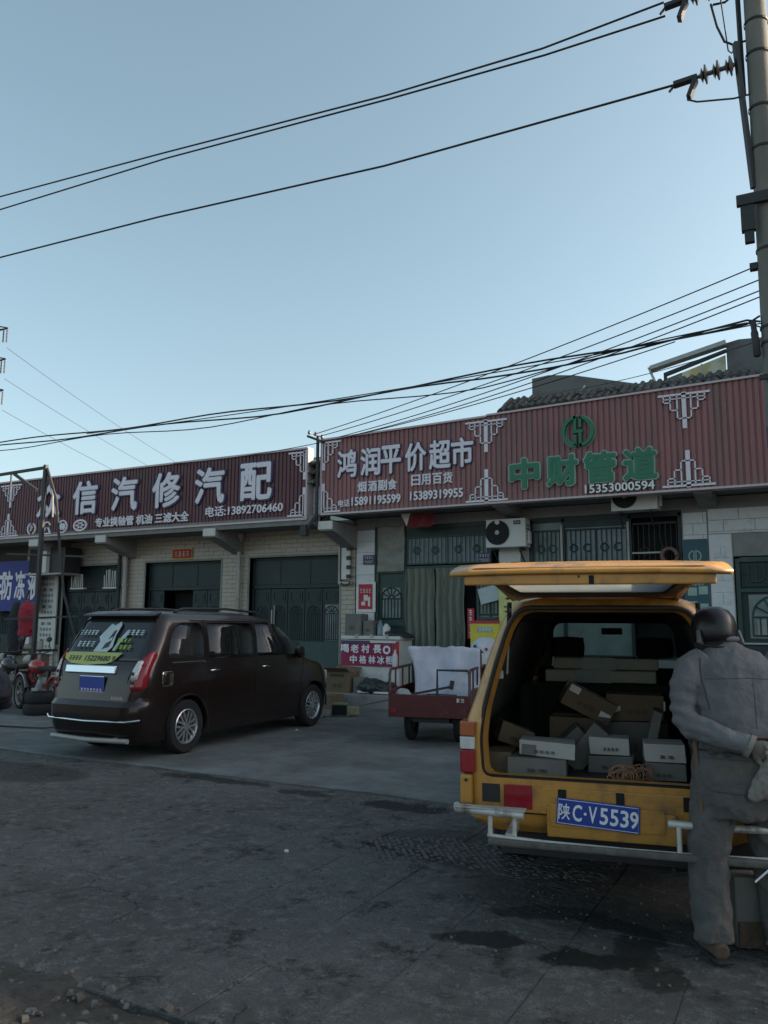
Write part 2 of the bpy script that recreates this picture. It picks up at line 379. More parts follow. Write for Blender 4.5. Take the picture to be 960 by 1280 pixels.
# rubble bank
mb = MB(); nx, ny = 170, 46
for j in range(ny+1):
    for i in range(nx+1):
        x = -13+16*i/nx; y = -15.5+3.55*j/ny
        edge = min(1, max(0, (-12.02 + .22*noise3((x,0,0), 1.1) + .08*noise3((x,3,0), 5) - y)/.25))
        z = -.08 + edge*(.075 + .05*noise3((x,y,0), 1.3) + .028*noise3((x,y,1), 5) + .012*noise3((x,y,2), 16))
        mb.v.append((x, y, z))
for j in range(ny):
    for i in range(nx): mb.f.append((j*(nx+1)+i, j*(nx+1)+i+1, (j+1)*(nx+1)+i+1, (j+1)*(nx+1)+i))
o = mb.obj('dirt_verge', mat('dark_dirt', (.05,.045,.038), .95, bump=.02, bscale=30, var=.6, scale=11, dirt=(.10,.088,.07), dirt_amt=.15, dirt_scale=5), smooth=60); tag(o, kind='structure')
mb = MB(); rs = random.Random(3)
for k in range(4200):
    if k < 900: x = rs.uniform(-9, .5); y = -12.15 - abs(rs.gauss(0, .5))
    else: x = rs.uniform(-13, 3); y = rs.uniform(-12.3, -8.1)
    r = rs.choice((.004,.005,.007,.010,.014,.02) if k < 900 else (.003,.004,.005,.006,.008)) * rs.uniform(.8,1.3)
    a = rs.uniform(0, 6.28); z = (-.01 if k < 900 else -.008) + r*.3
    M = Matrix.Translation((x, y, z)) @ Matrix.Rotation(a, 4, 'Z') @ Matrix.Rotation(rs.uniform(-.5,.5), 4, 'X')
    vs = [M @ Vector((r*c[0]*rs.uniform(.6,1.2), r*c[1]*rs.uniform(.6,1.3), r*c[2]*rs.uniform(.4,.8))) for c in ((-1,-1,-1),(1,-1,-1),(1,1,-1),(-1,1,-1),(-.7,-.7,1),(.7,-.7,1),(.7,.7,1),(-.7,.7,1))]
    mb.add(vs, [(3,2,1,0),(4,5,6,7),(0,1,5,4),(1,2,6,5),(2,3,7,6),(3,0,4,7)])
o = mb.obj('gravel', mat('loose_stone', (.12,.11,.10), .9, var=.5, scale=12)); tag(o, 'loose gravel and stone chips scattered on the dirt and paving', kind='stuff')
mb = MB(); mb.box(-.02,.035,-.012,.015,0,.004); mb.box(.0,.02,-.03,.0,.003,.02)
tag(mb.obj('litter', m_paper, loc=(-6.98,-4.65,.003), rot=(0,0,.5)), 'crumpled scrap of white paper on the concrete apron beside the dark minivan', 'litter')
tag(MB().box(-.012,.014,-.01,.01,0,.012).obj('litter', m_paper, loc=(-3.4,-10.05,-.008), rot=(.2,.1,.9)), 'tiny white scrap lying on the bare paving left of the oil stains', 'litter')

# ================================================================ WALLS AND TILES
tile_src = {}
def tile_field(parent, m, rects, tw, th, gap=.008, proud=.012, y=0.0, limit=300, running=True, face='y'):
    """tiles over rectangles (x0, x1, z0, z1) on the wall plane y; the first `limit` are objects, the rest one mesh"""
    key = (m.name, tw, th)
    if key not in tile_src:
        me = MB().box(-.5,.5,-.5,.5,-.5,.5).mesh('tile', m)
        tile_src[key] = me
    L_ = []
    for (x0, x1, z0, z1) in rects:
        r = 0; z = z1
        while z > z0+.02:
            za = max(z0, z-th); x = x0; first = True
            while x < x1-.02:
                w = tw*.5 if (first and running and r % 2) else tw
                xb = min(x1, x+w)
                if xb-x > .03: L_.append((x+gap/2, xb-gap/2, za+gap/2, z-gap/2))
                x = xb; first = False
            z -= th; r += 1
    L_.sort(key=lambda t: -t[2])
    rest = MB()
    for k, (a, b, c, d) in enumerate(L_):
        pr = proud*random.uniform(.75, 1.2)
        if k < limit: link('tile', tile_src[key], parent, ((a+b)/2, y-pr/2, (c+d)/2), (random.uniform(-.006,.006),0,0), (b-a, pr, d-c))
        else: rest.box(a, b, y-pr, y, c, d)
    if rest.v: tag(rest.obj('tile_rows', m, parent), kind='stuff')

def glyphs(n, x, y, z, w, h, m, parent, seed=5):
    """small print too small to read in the photograph: n block-like marks in a row"""
    rg = random.Random(seed+n); mb = MB(); p = w/n; cw = p*.78; e = min(cw, h)*.16
    for k in range(n):
        a = x-w/2+k*p+p*.11; b = a+cw; z0 = z-h/2; z1 = z+h/2
        for q in range(3):
            zz = z0+(z1-z0)*(.1+.38*q); mb.box(a+rg.uniform(0,.2)*cw, b-rg.uniform(0,.2)*cw, y-.004, y, zz-e/2, zz+e/2)
        mb.box((a+b)/2-e/2+rg.uniform(-.2,.2)*cw, (a+b)/2+e/2, y-.004-.0006, y-.0006, z0, z1)
    return mb.obj('print', m, parent)
gb = thing('garage_building', 'long low repair garage faced in tan tiles with dark steel doors and a concrete canopy', 'building')
wall = MB(); top = 3.70
for (a, b, z0) in [(-34,-21.6,0), (-21.6,-19.2,3.08), (-19.2,-17.7,0), (-17.7,-15.6,3.06), (-15.6,-14.75,0), (-14.75,-12.35,3.08), (-12.35,-11.5,0), (-11.5,-9.06,3.10), (-9.06,-8.66,0)]:
    wall.box(a, b, 0, .30, z0, top)
wall.box(-34, -8.66, 6, 6.2, 0, 4.3)
wall.box(-34, -8.66, .30, 6, -.05, .02)
wob = wall.obj('wall', m_grout, gb)
tile_field(wob, m_tantile, [(-19.2,-8.66,3.11,3.70)], .30, .10, limit=200)
tile_field(wob, m_tantile, [(-15.6,-14.80,1.3,3.11), (-12.30,-11.55,1.3,3.11), (-9.01,-8.66,.26,3.11)], .30, .10, limit=90)
tile_field(wob, m_tantile, [(-15.6,-14.80,.1,1.3), (-12.30,-11.55,.1,1.3), (-19.2,-17.75,.1,1.0)], .30, .10, limit=0)
tile_field(wob, m_whitetile, [(-18.95,-17.95,1.0,3.11)], .30, .15, limit=60)
canopy = MB().box(-34, -8.95, -1.0, .3, 3.70, 3.80); canopy.box(-34, -8.95, -1.03, -.9, 3.66, 3.86)
canopy.box(-34, -8.66, .3, 6, 3.72, 3.9)
canopy.obj('canopy_slab', m_soffit, gb)
par = MB().box(-34, -8.95, -.75, -.6, 3.80, 5.15); par.obj('parapet_wall', m_concrete, gb)
def bracket(x, parent):
    o = MB().prism([(-1.06,3.70),(-1.06,3.50),(-.9,3.48),(0,3.20),(0,3.70)], 'x', x-.16, x+.16).obj('canopy_bracket', m_lintel, parent, bevel=.006)
    one('bracket_cap', mat('white_render', (.58,.57,.54), .85, var=.12), o, x-.17, x+.17, -1.085, -1.055, 3.53, 3.70)
for x in (-17.65, -15.25, -11.85): bracket(x, gb)
# door frames (pale surround)
def surround(x0, x1, z1, parent):
    s = MB(); s.box(x0-.05, x0+.0, -.02, .12, 0, z1+.05); s.box(x1-.0, x1+.05, -.02, .12, 0, z1+.05); s.box(x0, x1, -.02, .12, z1, z1+.05)
    s.obj('door_surround', m_lintel, parent, bevel=.004)
for a, b, z in ((-17.7,-15.6,3.06), (-14.75,-12.35,3.08), (-11.5,-9.06,3.10)): surround(a, b, z, gb)

def arch_grille(x, z, w, h, y, r=.009):
    """iron fan arch above upright bars, w by h, bottom centre at (x, z)"""
    mb = MB(); R = w/2; zc = z+h-R
    mb.tube([(x+R*math.cos(t), y, zc+R*math.sin(t)) for t in [math.pi*i/14 for i in range(15)]], r, 5)
    for a in (30, 62, 90, 118, 150):
        t = R_(a); mb.tube([(x+R*.28*math.cos(t), y, zc+R*.28*math.sin(t)), (x+R*math.cos(t), y, zc+R*math.sin(t))], r*.9, 5)
    mb.tube([(x+R*.28*math.cos(t), y, zc+R*.28*math.sin(t)) for t in [math.pi*i/8 for i in range(9)]], r*.9, 5)
    for zz in (zc, z): mb.tube([(x-R, y, zz), (x+R, y, zz)], r, 5)
    for k in range(7):
        xx = x-R+2*R*k/6; mb.tube([(xx, y, z), (xx, y, zc)], r*.9, 5)
    return mb
def steel_door(x0, x1, z1, leaves, parent, hole=None, light=None, zt=2.42):
    """steel garage door: plain transom over pressed leaves; each leaf a sub-part"""
    n = len(leaves); d = MB(); y = .14
    d.box(x0, x1, y, y+.03, zt, z1) ; d.box(x0, x1, y-.03, y, zt-.03, zt+.03); d.box(x0, x0+.05, y-.03, y, 0, z1); d.box(x1-.05, x1, y-.03, y, 0, z1); d.box(x0, x1, y-.03, y, z1-.05, z1)
    door = d.obj('door', m_door, parent, bevel=.004)
    tw = (x1-x0)/3
    for k in range(3): one('transom_panel', m_door, door, x0+k*tw+.03, x0+(k+1)*tw-.03, y-.012, y+.0, zt+.06, z1-.08, bevel=.004)
    w = (x1-x0-.1)/n
    for k, kind in enumerate(leaves):
        a = x0+.05+k*w+.008; b = a+w-.016; mb = MB()
        if kind == 'open': continue
        if kind == 'light':
            mb.box(a, b, y, y+.03, .05, 1.22); mb.box(a, b, y, y+.03, 2.02, zt-.04); mb.box(a, a+.05, y, y+.03, 1.22, 2.02); mb.box(b-.05, b, y, y+.03, 1.22, 2.02)
        else: mb.box(a, b, y, y+.03, .05, zt-.04)
        lf = mb.obj('door_leaf', m_door, door, bevel=.004)
        for (c0, c1) in ((.12,.62),(.70,1.16),(2.08,2.32)):
            fr = MB(); e = .03; A, B = a+.06, b-.06
            fr.box(A, B, y-.014, y, c0, c0+e); fr.box(A, B, y-.014, y, c1-e, c1); fr.box(A, A+e, y-.014, y, c0+e, c1-e); fr.box(B-e, B, y-.014, y, c0+e, c1-e)
            fr.box(A+.06, B-.06, y-.010, y, c0+.06, c1-.06)
            tag(fr.obj('pressed_panel', m_door, door))
        if kind == 'light':
            one('pane', m_palepane, door, a+.05, b-.05, y+.012, y+.02, 1.22, 2.02)
            arch_grille((a+b)/2, 1.25, w-.13, .74, y).obj('grille', m_iron, door)
        else:
            arch_grille((a+b)/2, 1.25, w-.15, .74, y-.004, .012).obj('pressed_arch', m_door, door)
    return door
d1 = steel_door(-17.7, -15.6, 3.06, ['p']*4, gb)
d2 = steel_door(-14.75, -12.35, 3.08, ['p','open','open','p','p'][:5], gb)
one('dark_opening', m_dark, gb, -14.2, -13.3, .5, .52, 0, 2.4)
d3 = steel_door(-11.5, -9.06, 3.10, ['p','p','p','p','light'], gb)
h = MB().box(-10.93,-10.90,.08,.14,1.2,1.9); h.obj('handle', m_steel, d3)
one('sheet_patch', mat('patched_steel', (.045,.085,.08), .5, var=.2), d3, -10.15, -9.14, .105, .12, .1, 1.2, bevel=.004)
tag(MB().box(-10.86,-10.84,.09,.11,0,2.0).obj('edge_rail', m_steel, d3))
# door at far left behind the blue banner
d0 = steel_door(-21.6, -19.2, 3.08, ['p']*4, gb)

# window bars bundles on the first garage door
for (x, lab) in ((-17.05, 'small pale rack of upright strips above the leftmost garage door, nearer the lamp box'), (-15.85, 'small pale rack of upright strips on the leftmost garage door, beside the drainpipe')):
    t = thing('wall_rack', lab, 'rack', (x, -.12, 2.45))
    one('shelf', m_paper, t, -.24, .24, -.02, .10, 0, .04)
    for k in range(7): MB().bar((-.2+k*.066, 0, .05), (-.2+k*.066+random.uniform(-.03,.03), 0, random.uniform(.32,.5)), .018).obj('strip', m_paper, t)

# pipes
def pipe(name, x, y, z0, z1, r, m, lab, hopper=True):
    t = thing(name, lab, 'pipe', (x, y, z0))
    MB().cyl((0,0,0), (0,0,z1-z0), r, n=10).obj('pipe_run', m, t, smooth=40)
    for k in range(int((z1-z0)/1.1)+1): MB().cyl((0,0,.3+k*1.1), (0,0,.36+k*1.1), r*1.35, n=10).obj('clamp', m, t, smooth=40)
    if hopper: MB().lathe([(r*1.0,0),(r*2.6,.12),(r*2.6,.2),(0,.2)], (0,0,z1-z0-.05), (0,0,1), 12).obj('hopper', m, t, smooth=40)
    return t
pipe('drainpipe', -11.74, -.11, 0, 3.52, .05, m_steel, 'pale drainpipe between the middle and right garage doors')
pipe('drainpipe', -15.35, -.11, 0, 3.30, .06, m_steel, 'pale drainpipe right of the leftmost garage door')
pipe('flue_pipe', -15.53, -.14, 0, 3.35, .05, m_iron, 'thin black flue pipe beside the pale drainpipe', False)
for x, lab in ((-13.55,'small red door plaque above the middle garage door'),):
    t = thing('plaque', lab, 'sign', (x, -.03, 3.27)); one('board', m_red, t, -.30, .30, -.02, .015, -.11, .11)
    one('border', m_yellow, t, -.32, .32, -.012, .0, -.13, .13)
    glyphs(4, 0, -.022, 0, .48, .13, mat('pale_yellow_print', (.62,.56,.36), .6), t)

# ================================================================ SHOP BUILDING
sb = thing('shop_building', 'single-storey row of small shops with white tiled pillars and dark green shopfronts', 'building')
wall = MB()
wall.box(-8.64, 12, 0, .3, 3.66, 3.86)                # lintel
wall.box(-8.64,-8.19, 0, .3, .26, 3.66); wall.box(-5.32,-4.78, 0, .3, .26, 3.66); wall.box(-1.96,-1.14, 0, .3, .26, 3.66)
wall.box(-1.14, 1.6, 0, .3, 2.80, 3.66); wall.box(1.6, 12, 0, .3, .26, 3.66)
wall.box(-4.78,-1.96, 0,.3,.26,1.0)
wob2 = wall.obj('wall', m_lintel, sb)
wall = MB(); wall.box(-8.64, 12, 6, 6.2, 0, 5.3); wall.box(-8.7,-8.5,.3,6,0,5.2); wall.box(11.8,12,.3,6,0,5.2); wall.box(-8.5, 12, .3, 6, .2, .26)
wall.obj('rear_wall', m_concrete, sb)
MB().box(-8.92, 12, -1.0, .3, 3.88, 3.98).obj('canopy_slab', m_soffit, sb)
MB().box(-8.66, 12, -.7, 6, 5.05, 5.2).obj('roof_slab', m_concrete, sb)
MB().box(-8.66, 12, -.75, -.6, 3.98, 5.05).obj('parapet_wall', m_concrete, sb)
bracket(-8.78, sb)
for x in (-5.05, -1.5): MB().prism([(-.9,3.88),(-.9,3.80),(0,3.66),(0,3.88)], 'x', x-.14, x+.14).obj('canopy_bracket', m_lintel, sb)
tile_field(wob2, m_whitetile, [(-8.64,-8.19,.26,3.60)], .45, .24, running=False)
tile_field(wob2, m_whitetile, [(-1.94,-1.54,1.0,3.60)], .34, .20)
tile_field(wob2, m_whitetile, [(-1.51,-1.16,1.0,3.18)], .36, .20, y=-.03)
one('pillar_face', m_whitetile, wob2, -1.52, -1.15, -.03, -.001, .26, 3.19)
tile_field(wob2, m_whitetile, [(-1.52,1.4,3.20,3.64)], .50, .20, y=-.005)
# roof tiles along the eave above the right-hand sign and on the small roof between the two signs
def tiled_eave(x0, x1, y0, z0, y1, z1, parent):
    m_t = mat('grey_roof_tile', (.055,.055,.05), .9, var=.6, scale=18, dirt=(.26,.24,.19), dirt_amt=.22, dirt_scale=9)
    base = MB().prism([(y0, z0-.05),(y1, z1-.05),(y1, z1-.12),(y0, z0-.12)], 'x', x0, x1).obj('eave_board', m_concrete, parent)
    w = .14; n = int((x1-x0)/w); s = Vector((0, y1-y0, z1-z0)); seg = 2
    src = MB()
    prof = [(math.cos(t)*.045, math.sin(t)*.038) for t in [math.pi*i/5 for i in range(6)]]
    L = s.length/seg*1.12; vs = [(p[0]*k, q*L, p[1]*k) for q, k in ((0, 1.12), (1, .95)) for p in prof]
    src.add(vs, [(i, i+1, 6+i+1, 6+i) for i in range(5)] + [(0,1,2,3,4,5)])
    src.box(-.07, .07, 0, L, -.03, -.004)
    me = src.mesh('roof_tile', m_t); ang = math.atan2(s.z, s.y)
    for i in range(n):
        for k in range(seg):
            p = Vector((x0+(i+.5)*w, y0, z0)) + s*(k/seg)
            link('roof_tile', me, parent, p+Vector((0,0,random.uniform(-.012,.012))), (ang+random.uniform(-.05,.03), random.uniform(-.05,.05), random.uniform(-.05,.05)))
tiled_eave(-5.05, 5.0, -.98, 5.62, -.35, 5.98, sb)
MB().prism([(-.9,5.2),(-.9,5.52),(-.36,5.84),(.6,5.3),(.6,5.2)], 'x', -5.0, 5.0).obj('roof_ridge', m_concrete, sb)
gp = thing('gable_end', 'narrow strip of mossy roof tiles and white tiled wall seen between the two signboards', 'wall')
one('infill', m_grout, gp, -9.28, -8.96, -.80, -.62, 3.82, 5.1)
tile_field(gp, m_whitetile, [(-9.27,-8.97,3.90,4.50)], .30, .12, y=-.80, running=False)
for k in range(3):
    tm = mat('mossy_roof_tile', (.10,.11,.09), .9, var=.5, scale=20, dirt=(.35,.33,.28), dirt_amt=.2, dirt_scale=8)
    for i in range(3):
        MB().box(-.052,.052,-.15,.1,-.02,.03).obj('roof_tile', tm, gp, loc=(-9.22+i*.105, -.9, 4.62+k*.2), rot=(.5,random.uniform(-.1,.1),random.uniform(-.2,.2)), bevel=.01)

# shopfront A: iron frame, plastic sheet, grille window, transom grille
def part(name, m, parent, *b, bevel=0): return one(name, m, parent, *b, bevel=bevel)
fA = MB()
for x in (-8.17,-7.52,-5.62): fA.box(x, x+.06, .02, .09, .26, 3.62)
fA.box(-8.17,-5.56,.02,.09,3.58,3.66); fA.box(-8.11,-7.52,.02,.09,2.66,2.72); fA.box(-7.46,-5.62,.02,.09,2.72,2.80); fA.box(-8.11,-7.52,.02,.09,1.55,1.62)
fa = fA.obj('shopfront_frame', m_door2, sb, bevel=.004)
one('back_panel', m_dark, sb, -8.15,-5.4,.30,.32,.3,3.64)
mb = MB(); n = 14
for j in range(n+1):
    for i in range(n+1):
        x = -8.12+.64*i/n; z = 2.70+.95*j/n; u = (x+8.12)+(z-2.7)
        mb.v.append((x, .0+.022*math.sin(u*16)*noise3((x,z,0), 3)+.03*noise3((x,z,1), 4)-.01, z))
for j in range(n):
    for i in range(n): mb.f.append((j*(n+1)+i, j*(n+1)+i+1, (j+1)*(n+1)+i+1, (j+1)*(n+1)+i))
tag(mb.obj('plastic_sheet', mat('dusty_plastic', (.20,.20,.17), .35, var=.35, scale=6), smooth=80), 'creased dusty plastic sheet taped over the upper left window of the supermarket front', 'plastic sheet')
part('window_panel', m_door2, fa, -8.11,-7.52,.07,.09,1.62,2.66)
part('pane', m_palepane, fa, -8.02,-7.60,.055,.068,1.72,2.36)
arch_grille(-7.81, 1.72, .46, .64, .04, .011).obj('grille', m_door, fa)
part('lower_panel', m_door2, fa, -8.11,-7.52,.05,.08,.3,1.55)
def scroll_grille(x0, x1, z0, z1, y, m, parent, r=.011):
    mb = MB(); w = (x1-x0); n = max(6, int(w/.09))
    mb.bar((x0,y,z0),(x1,y,z0),.03); mb.bar((x0,y,z1),(x1,y,z1),.03)
    cx = [(x0+w*.26), (x0+w*.72)]
    for k in range(n+1):
        x = x0+w*k/n
        near = [c for c in cx if abs(x-c) < w*.11 and abs(x-c) > .02]
        if near:
            c = near[0]; s = 1 if x > c else -1; zc = (z0+z1)/2; hh = (z1-z0)
            mb.tube([(x,y,z0),(x,y,z0+hh*.28),(c+s*.035,y,zc-.06),(c+s*.035,y,zc+.06),(x,y,z1-hh*.28),(x,y,z1)], r, 5)
        else: mb.tube([(x,y,z0),(x,y,z1)], r, 5)
    for c in cx:
        mb.tube([(c+.07*math.cos(t), y, (z0+z1)/2+.07*math.sin(t)) for t in [math.pi*i/6 for i in range(13)]], r, 5)
    return mb.obj('grille', m, parent)
part('pane', m_bluepane, fa, -7.45,-5.63,.07,.08,2.84,3.42)
part('transom_panel', m_door, fa, -7.45,-5.63,.03,.06,3.42,3.58)
scroll_grille(-7.44,-6.55, 2.84, 3.40, .03, m_door2, fa); scroll_grille(-6.50,-5.64, 2.84, 3.40, .03, m_door2, fa)
# quilted door curtains
m_curt = mat('olive_quilt', (.19,.21,.17), .85, var=.35, scale=3, stretch=(2.5,2.5,.35), dirt=(.05,.065,.05), dirt_amt=.35, dirt_scale=3)
def curtain(x0, x1, z0, z1, y, ph, lab):
    mb = MB(); n = 60; k = 16
    for j in range(k+1):
        for i in range(n+1):
            u = i/n; x = x0+(x1-x0)*u; z = z1-(z1-z0)*j/k
            a = .06*math.sin(u*(x1-x0)*42+ph+.6*noise3((u*3,j*.15,ph), 1))*(.5+.5*j/k) + .03*noise3((x,z*.4,ph), 4)
            mb.v.append((x+.01*math.sin(j*.9), y-.05+a, z))
    for j in range(k):
        for i in range(n): mb.f.append((j*(n+1)+i, j*(n+1)+i+1, (j+1)*(n+1)+i+1, (j+1)*(n+1)+i))
    o = mb.obj('door_curtain', m_curt, smooth=80); s = o.modifiers.new('thick','SOLIDIFY'); s.thickness = .012
    return tag(o, lab, 'curtain', 'quilted door curtains of the supermarket')
curtain(-7.44,-6.78,.32,2.74,.0,0,'olive green quilted door curtain, left half, behind the freezer')
curtain(-6.76,-6.12,.32,2.74,.0,2,'olive green quilted door curtain, right half, beside the dark doorway gap')
t = thing('slogan_strip', 'narrow red vertical slogan strip right of the door curtains', 'sign', (-5.99, -.02, 1.62))
one('strip_board', m_red, t, -.07,.07,-.01,.01,-.30,.30)
for k in range(4): glyphs(1, 0, -.013, .22-k*.145, .10, .115, m_white, t)
# right leaf of shop A
fB = MB(); 
for x in (-5.88,-5.36): fB.box(x, x+.05, .0, .06, .26, 2.78)
fB.box(-5.83,-5.36,.0,.06,2.73,2.78); fB.box(-5.83,-5.36,.0,.06,1.70,1.75)
fb = fB.obj('door', m_door2, sb)
part('lower_panel', m_door2, fb, -5.83,-5.36,.02,.04,.3,1.70); part('pane', m_palepane, fb, -5.83,-5.36,.03,.04,1.75,2.73)
scroll_grille(-5.82,-5.37,1.8,2.68,.01,m_door,fb,.009)
o = MB().box(-.24,.24,-.004,.004,-.155,.155).obj('paper_sheet', mat('pale_blue_paper', (.42,.50,.50), .7, var=.1), loc=(-5.56,-.06,2.20), rot=(0, R_(-14), 0)); tag(o, 'blank pale blue-grey sheet hanging askew on the green shop door', 'notice')
t = thing('poster', 'yellow advertising poster with red top edge standing behind the tricycle', 'poster', (-5.58,-.32,.26))
one('board', m_yellow, t, -.30,.30,-.01,.02,.02,1.42); one('top_band', m_red, t, -.30,.30,-.014,-.010,1.36,1.42)
one('panel_print', m_greenside, t, -.16,.16,-.014,-.0101,1.20,1.30); one('support', m_iron, t, -.02,.02,.02,.05,0,1.3)
glyphs(4, 0,-.016,1.25,.26,.06, m_white, t)
t = thing('hanging_banner', 'narrow yellow hanging banner with black brush marks left of the van pillar', 'banner', (-5.18,-.10,2.4))
one('cloth', mat('pale_yellow_cloth', (.58,.56,.22), .7, var=.25), t, -.19,.19,-.01,.01,-.85,.0)
for k in range(2): glyphs(1, .0,-.013,-.2-k*.34,.22,.24, m_iron, t)
t = thing('seat_bundle', 'white cloth bundle with dark dots resting above the tricycle cover', 'bundle', (-5.35,-.9,.26))
mb = MB(); mb.lathe([(0,0),(.26,.02),(.30,.3),(.30,.75),(.26,1.0),(.14,1.10),(0,1.12)], (0,0,0), (0,0,1), 16); mb.obj('bag', mat('white_sacking', (.55,.56,.58), .85, var=.15, dirt=(.12,.13,.2), dirt_amt=.12, dirt_scale=9), t, smooth=60)
for (x, z) in ((-.1,.95),(-.07,.82),(.12,.9)): MB().cyl((x,-.285,z),(x,-.305,z),.03,n=10).obj('dot', m_navy if x < 0 else m_red, t)
# pale board under the air conditioner, and little blue door plates
t = thing('wall_board', 'pale notice board under the air conditioner between the two shopfronts', 'sign', (-5.16,-.03,2.90)); one('board', m_acw, t, -.22,.22,-.02,.02,-.22,.2); one('line', m_iron, t, .02,.2,-.024,-.021,-.1,-.085)
for (x, z, w, lab) in ((-8.31,2.96,.27,'small navy door plate on the white pillar left of the supermarket'), (-5.68,2.92,.26,'small navy door plate below the left air conditioner')):
    t = thing('door_plate', lab, 'sign', (x,-.05,z)); one('plate', m_navy, t, -w/2, w/2, -.006,.0,-.10,.10)
    glyphs(4, 0,-.008,.045,w*.8,.06, m_acw, t); one('line', m_acw, t, -w*.4,w*.4,-.009,-.0061,-.035,-.025); one('line', m_acw, t, -w*.3,w*.35,-.009,-.0061,-.07,-.062)
t = thing('poster', 'small red and white notice on the white pillar above the freezer', 'poster', (-8.38,-.02,2.17))
one('backing', m_paper, t, -.23,.23,-.012,-.006,-.32,.32); one('print', m_red, t, -.18,.16,-.018,-.013,-.26,.27)
glyphs(4, -.01,-.020,.13,.28,.09, m_white, t)
for (x,z,w,h_) in ((.0,-.02,.10,.12),(.08,-.10,.05,.2),(-.06,-.14,.09,.08)): one('bottle_print', m_paper, t, x-w/2,x+w/2,-.021,-.0185,z-h_/2,z+h_/2)
# iron letter rack / conduit box on the pillar between the garage and supermarket
t = thing('conduit_frame', 'tall narrow white cable conduit frame with black fittings on the tiled pillar', 'conduit', (-8.86,-.1,2.45))
one('rail', m_steel, t, -.17,-.13,-.02,.06,0,1.05); one('base', m_steel, t, -.13,.17,-.02,.06,0,.05)
one('backing', m_paper, t, -.10,.10,.0,.05,.1,1.0)
for k in range(5): one('fitting', m_iron, t, .05,.15,-.05,-.005,.12+k*.2,.2+k*.2, bevel=.006)
MB().tube([(-.08,-.04,.02),(.0,-.06,-.05),(.1,-.05,-.02),(.16,-.06,.05)], .014).obj('loose_cable', m_wire, t)
MB().tube([(-.05,-.04,1.0),(.05,-.08,1.06),(.14,-.05,1.0)], .014).obj('loose_cable', m_wire, t)

# shopfront B (pipe shop window)
fC = MB()
for x in (-4.77,-4.14,-2.90,-2.03): fC.box(x, x+.06, .02, .09, 1.0, 3.62)
fC.box(-4.77,-1.97,.02,.09,3.56,3.66); fC.box(-4.71,-1.97,.02,.09,2.60,2.66); fC.box(-4.71,-1.97,.02,.09,1.0,1.06)
fc = fC.obj('shopfront_frame', m_door, sb, bevel=.004)
part('pane', m_palepane, fc, -4.71,-4.14,.06,.07,1.06,3.56); part('pane', m_bluepane, fc, -4.08,-2.90,.06,.07,2.66,3.44); part('pane', m_palepane, fc, -4.08,-2.90,.06,.07,1.06,2.60)
part('transom_panel', m_door, fc, -4.08,-2.90,.03,.06,3.44,3.56)
part('mullion', m_steel, fc, -4.16,-4.12,.0,.02,2.6,3.5); part('mullion', m_steel, fc, -2.92,-2.88,.0,.02,2.6,3.5)
scroll_grille(-4.06,-3.50, 2.70, 3.40, .03, m_door, fc); scroll_grille(-3.48,-2.93, 2.70, 3.40, .03, m_door, fc)
scroll_grille(-4.68,-4.18, 2.70, 3.40, .03, m_door2, fc)
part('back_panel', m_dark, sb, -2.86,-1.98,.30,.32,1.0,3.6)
scroll_grille(-2.82,-2.06, 2.45, 3.45, .05, m_iron, fc, .009)
part('cross_rail', m_steel, fc, -2.84,-2.3,.02,.04,2.90,2.93)
t = thing('hose', 'coil of brown hose hanging in the pipe shop window', 'hose', (-2.18,-.06,2.84))
MB().tube([(.13*math.cos(a), .015*a-.05, .13*math.sin(a)) for a in [i*.3 for i in range(40)]]+[(-.12,.05,-.3),(-.14,.05,-.8)], .035, 8).obj('coil', mat('brown_hose', (.16,.09,.07), .6), t, smooth=60)
# teal shop poster on the right pillar
m_teal = mat('teal_poster', (.03,.085,.11), .5, var=.12)
t = thing('poster', 'tall dark teal product poster with round emblem on the white tiled pillar', 'poster', (-1.735,-.03,3.12))
one('sheet', m_teal, t, -.21,.19,-.012,.0,-1.9,0)
def emblem(parent, cx, y, cz, R, m, depth, m_side=None):
    """two facing half rings joined by a stepped centre stroke"""
    def arc(t0, t1, r0, r1):
        p = [(cx+r1*math.cos(R_(a)), cz+r1*math.sin(R_(a))) for a in range(t0, t1+1, 6)]
        q = [(cx+r0*math.cos(R_(a)), cz+r0*math.sin(R_(a))) for a in range(t1, t0-1, -6)]
        return p+q
    def piece(poly, nm):
        MB().prism(poly, 'y', y-depth, y).obj(nm, m, parent)
        if m_side:
            c = (sum(p[0] for p in poly)/len(poly), sum(p[1] for p in poly)/len(poly))
    for a, b in ((96, 264), (-84, 84)): MB().prism(arc(a, b, R*.80, R), 'y', y-depth, y).obj('emblem_ring', m, parent)
    if m_side:
        for a, b in ((94, 266), (-86, 86)): MB().prism(arc(a, b, R*.74, R*1.06), 'y', y-.002, y+.02).obj('emblem_edge', m_side, parent)
    k = R*.15
    for (x0,x1,z0,z1) in ((-.30,-.10,-.95,.0),(-.30,-.10,.0,.95),(.10,.30,-.95,.0),(.10,.30,.0,.95)):
        pass
    MB().box(cx-R*.24, cx-R*.07, y-depth, y, cz+R*.10, cz+R*.98).box(cx+R*.07, cx+R*.24, y-depth, y, cz-R*.98, cz-R*.10).obj('emblem_stroke', m, parent)
    MB().box(cx-R*.24, cx-R*.07, y-depth, y, cz-R*.9, cz-R*.22).box(cx+R*.07, cx+R*.24, y-depth, y, cz+R*.22, cz+R*.9).box(cx-R*.3, cx+R*.3, y-depth*.9, y-.001, cz-R*.10, cz+R*.10).obj('emblem_bar', m, parent)
emblem(t, -.02, -.012, -.30, .11, m_greenside, .004)
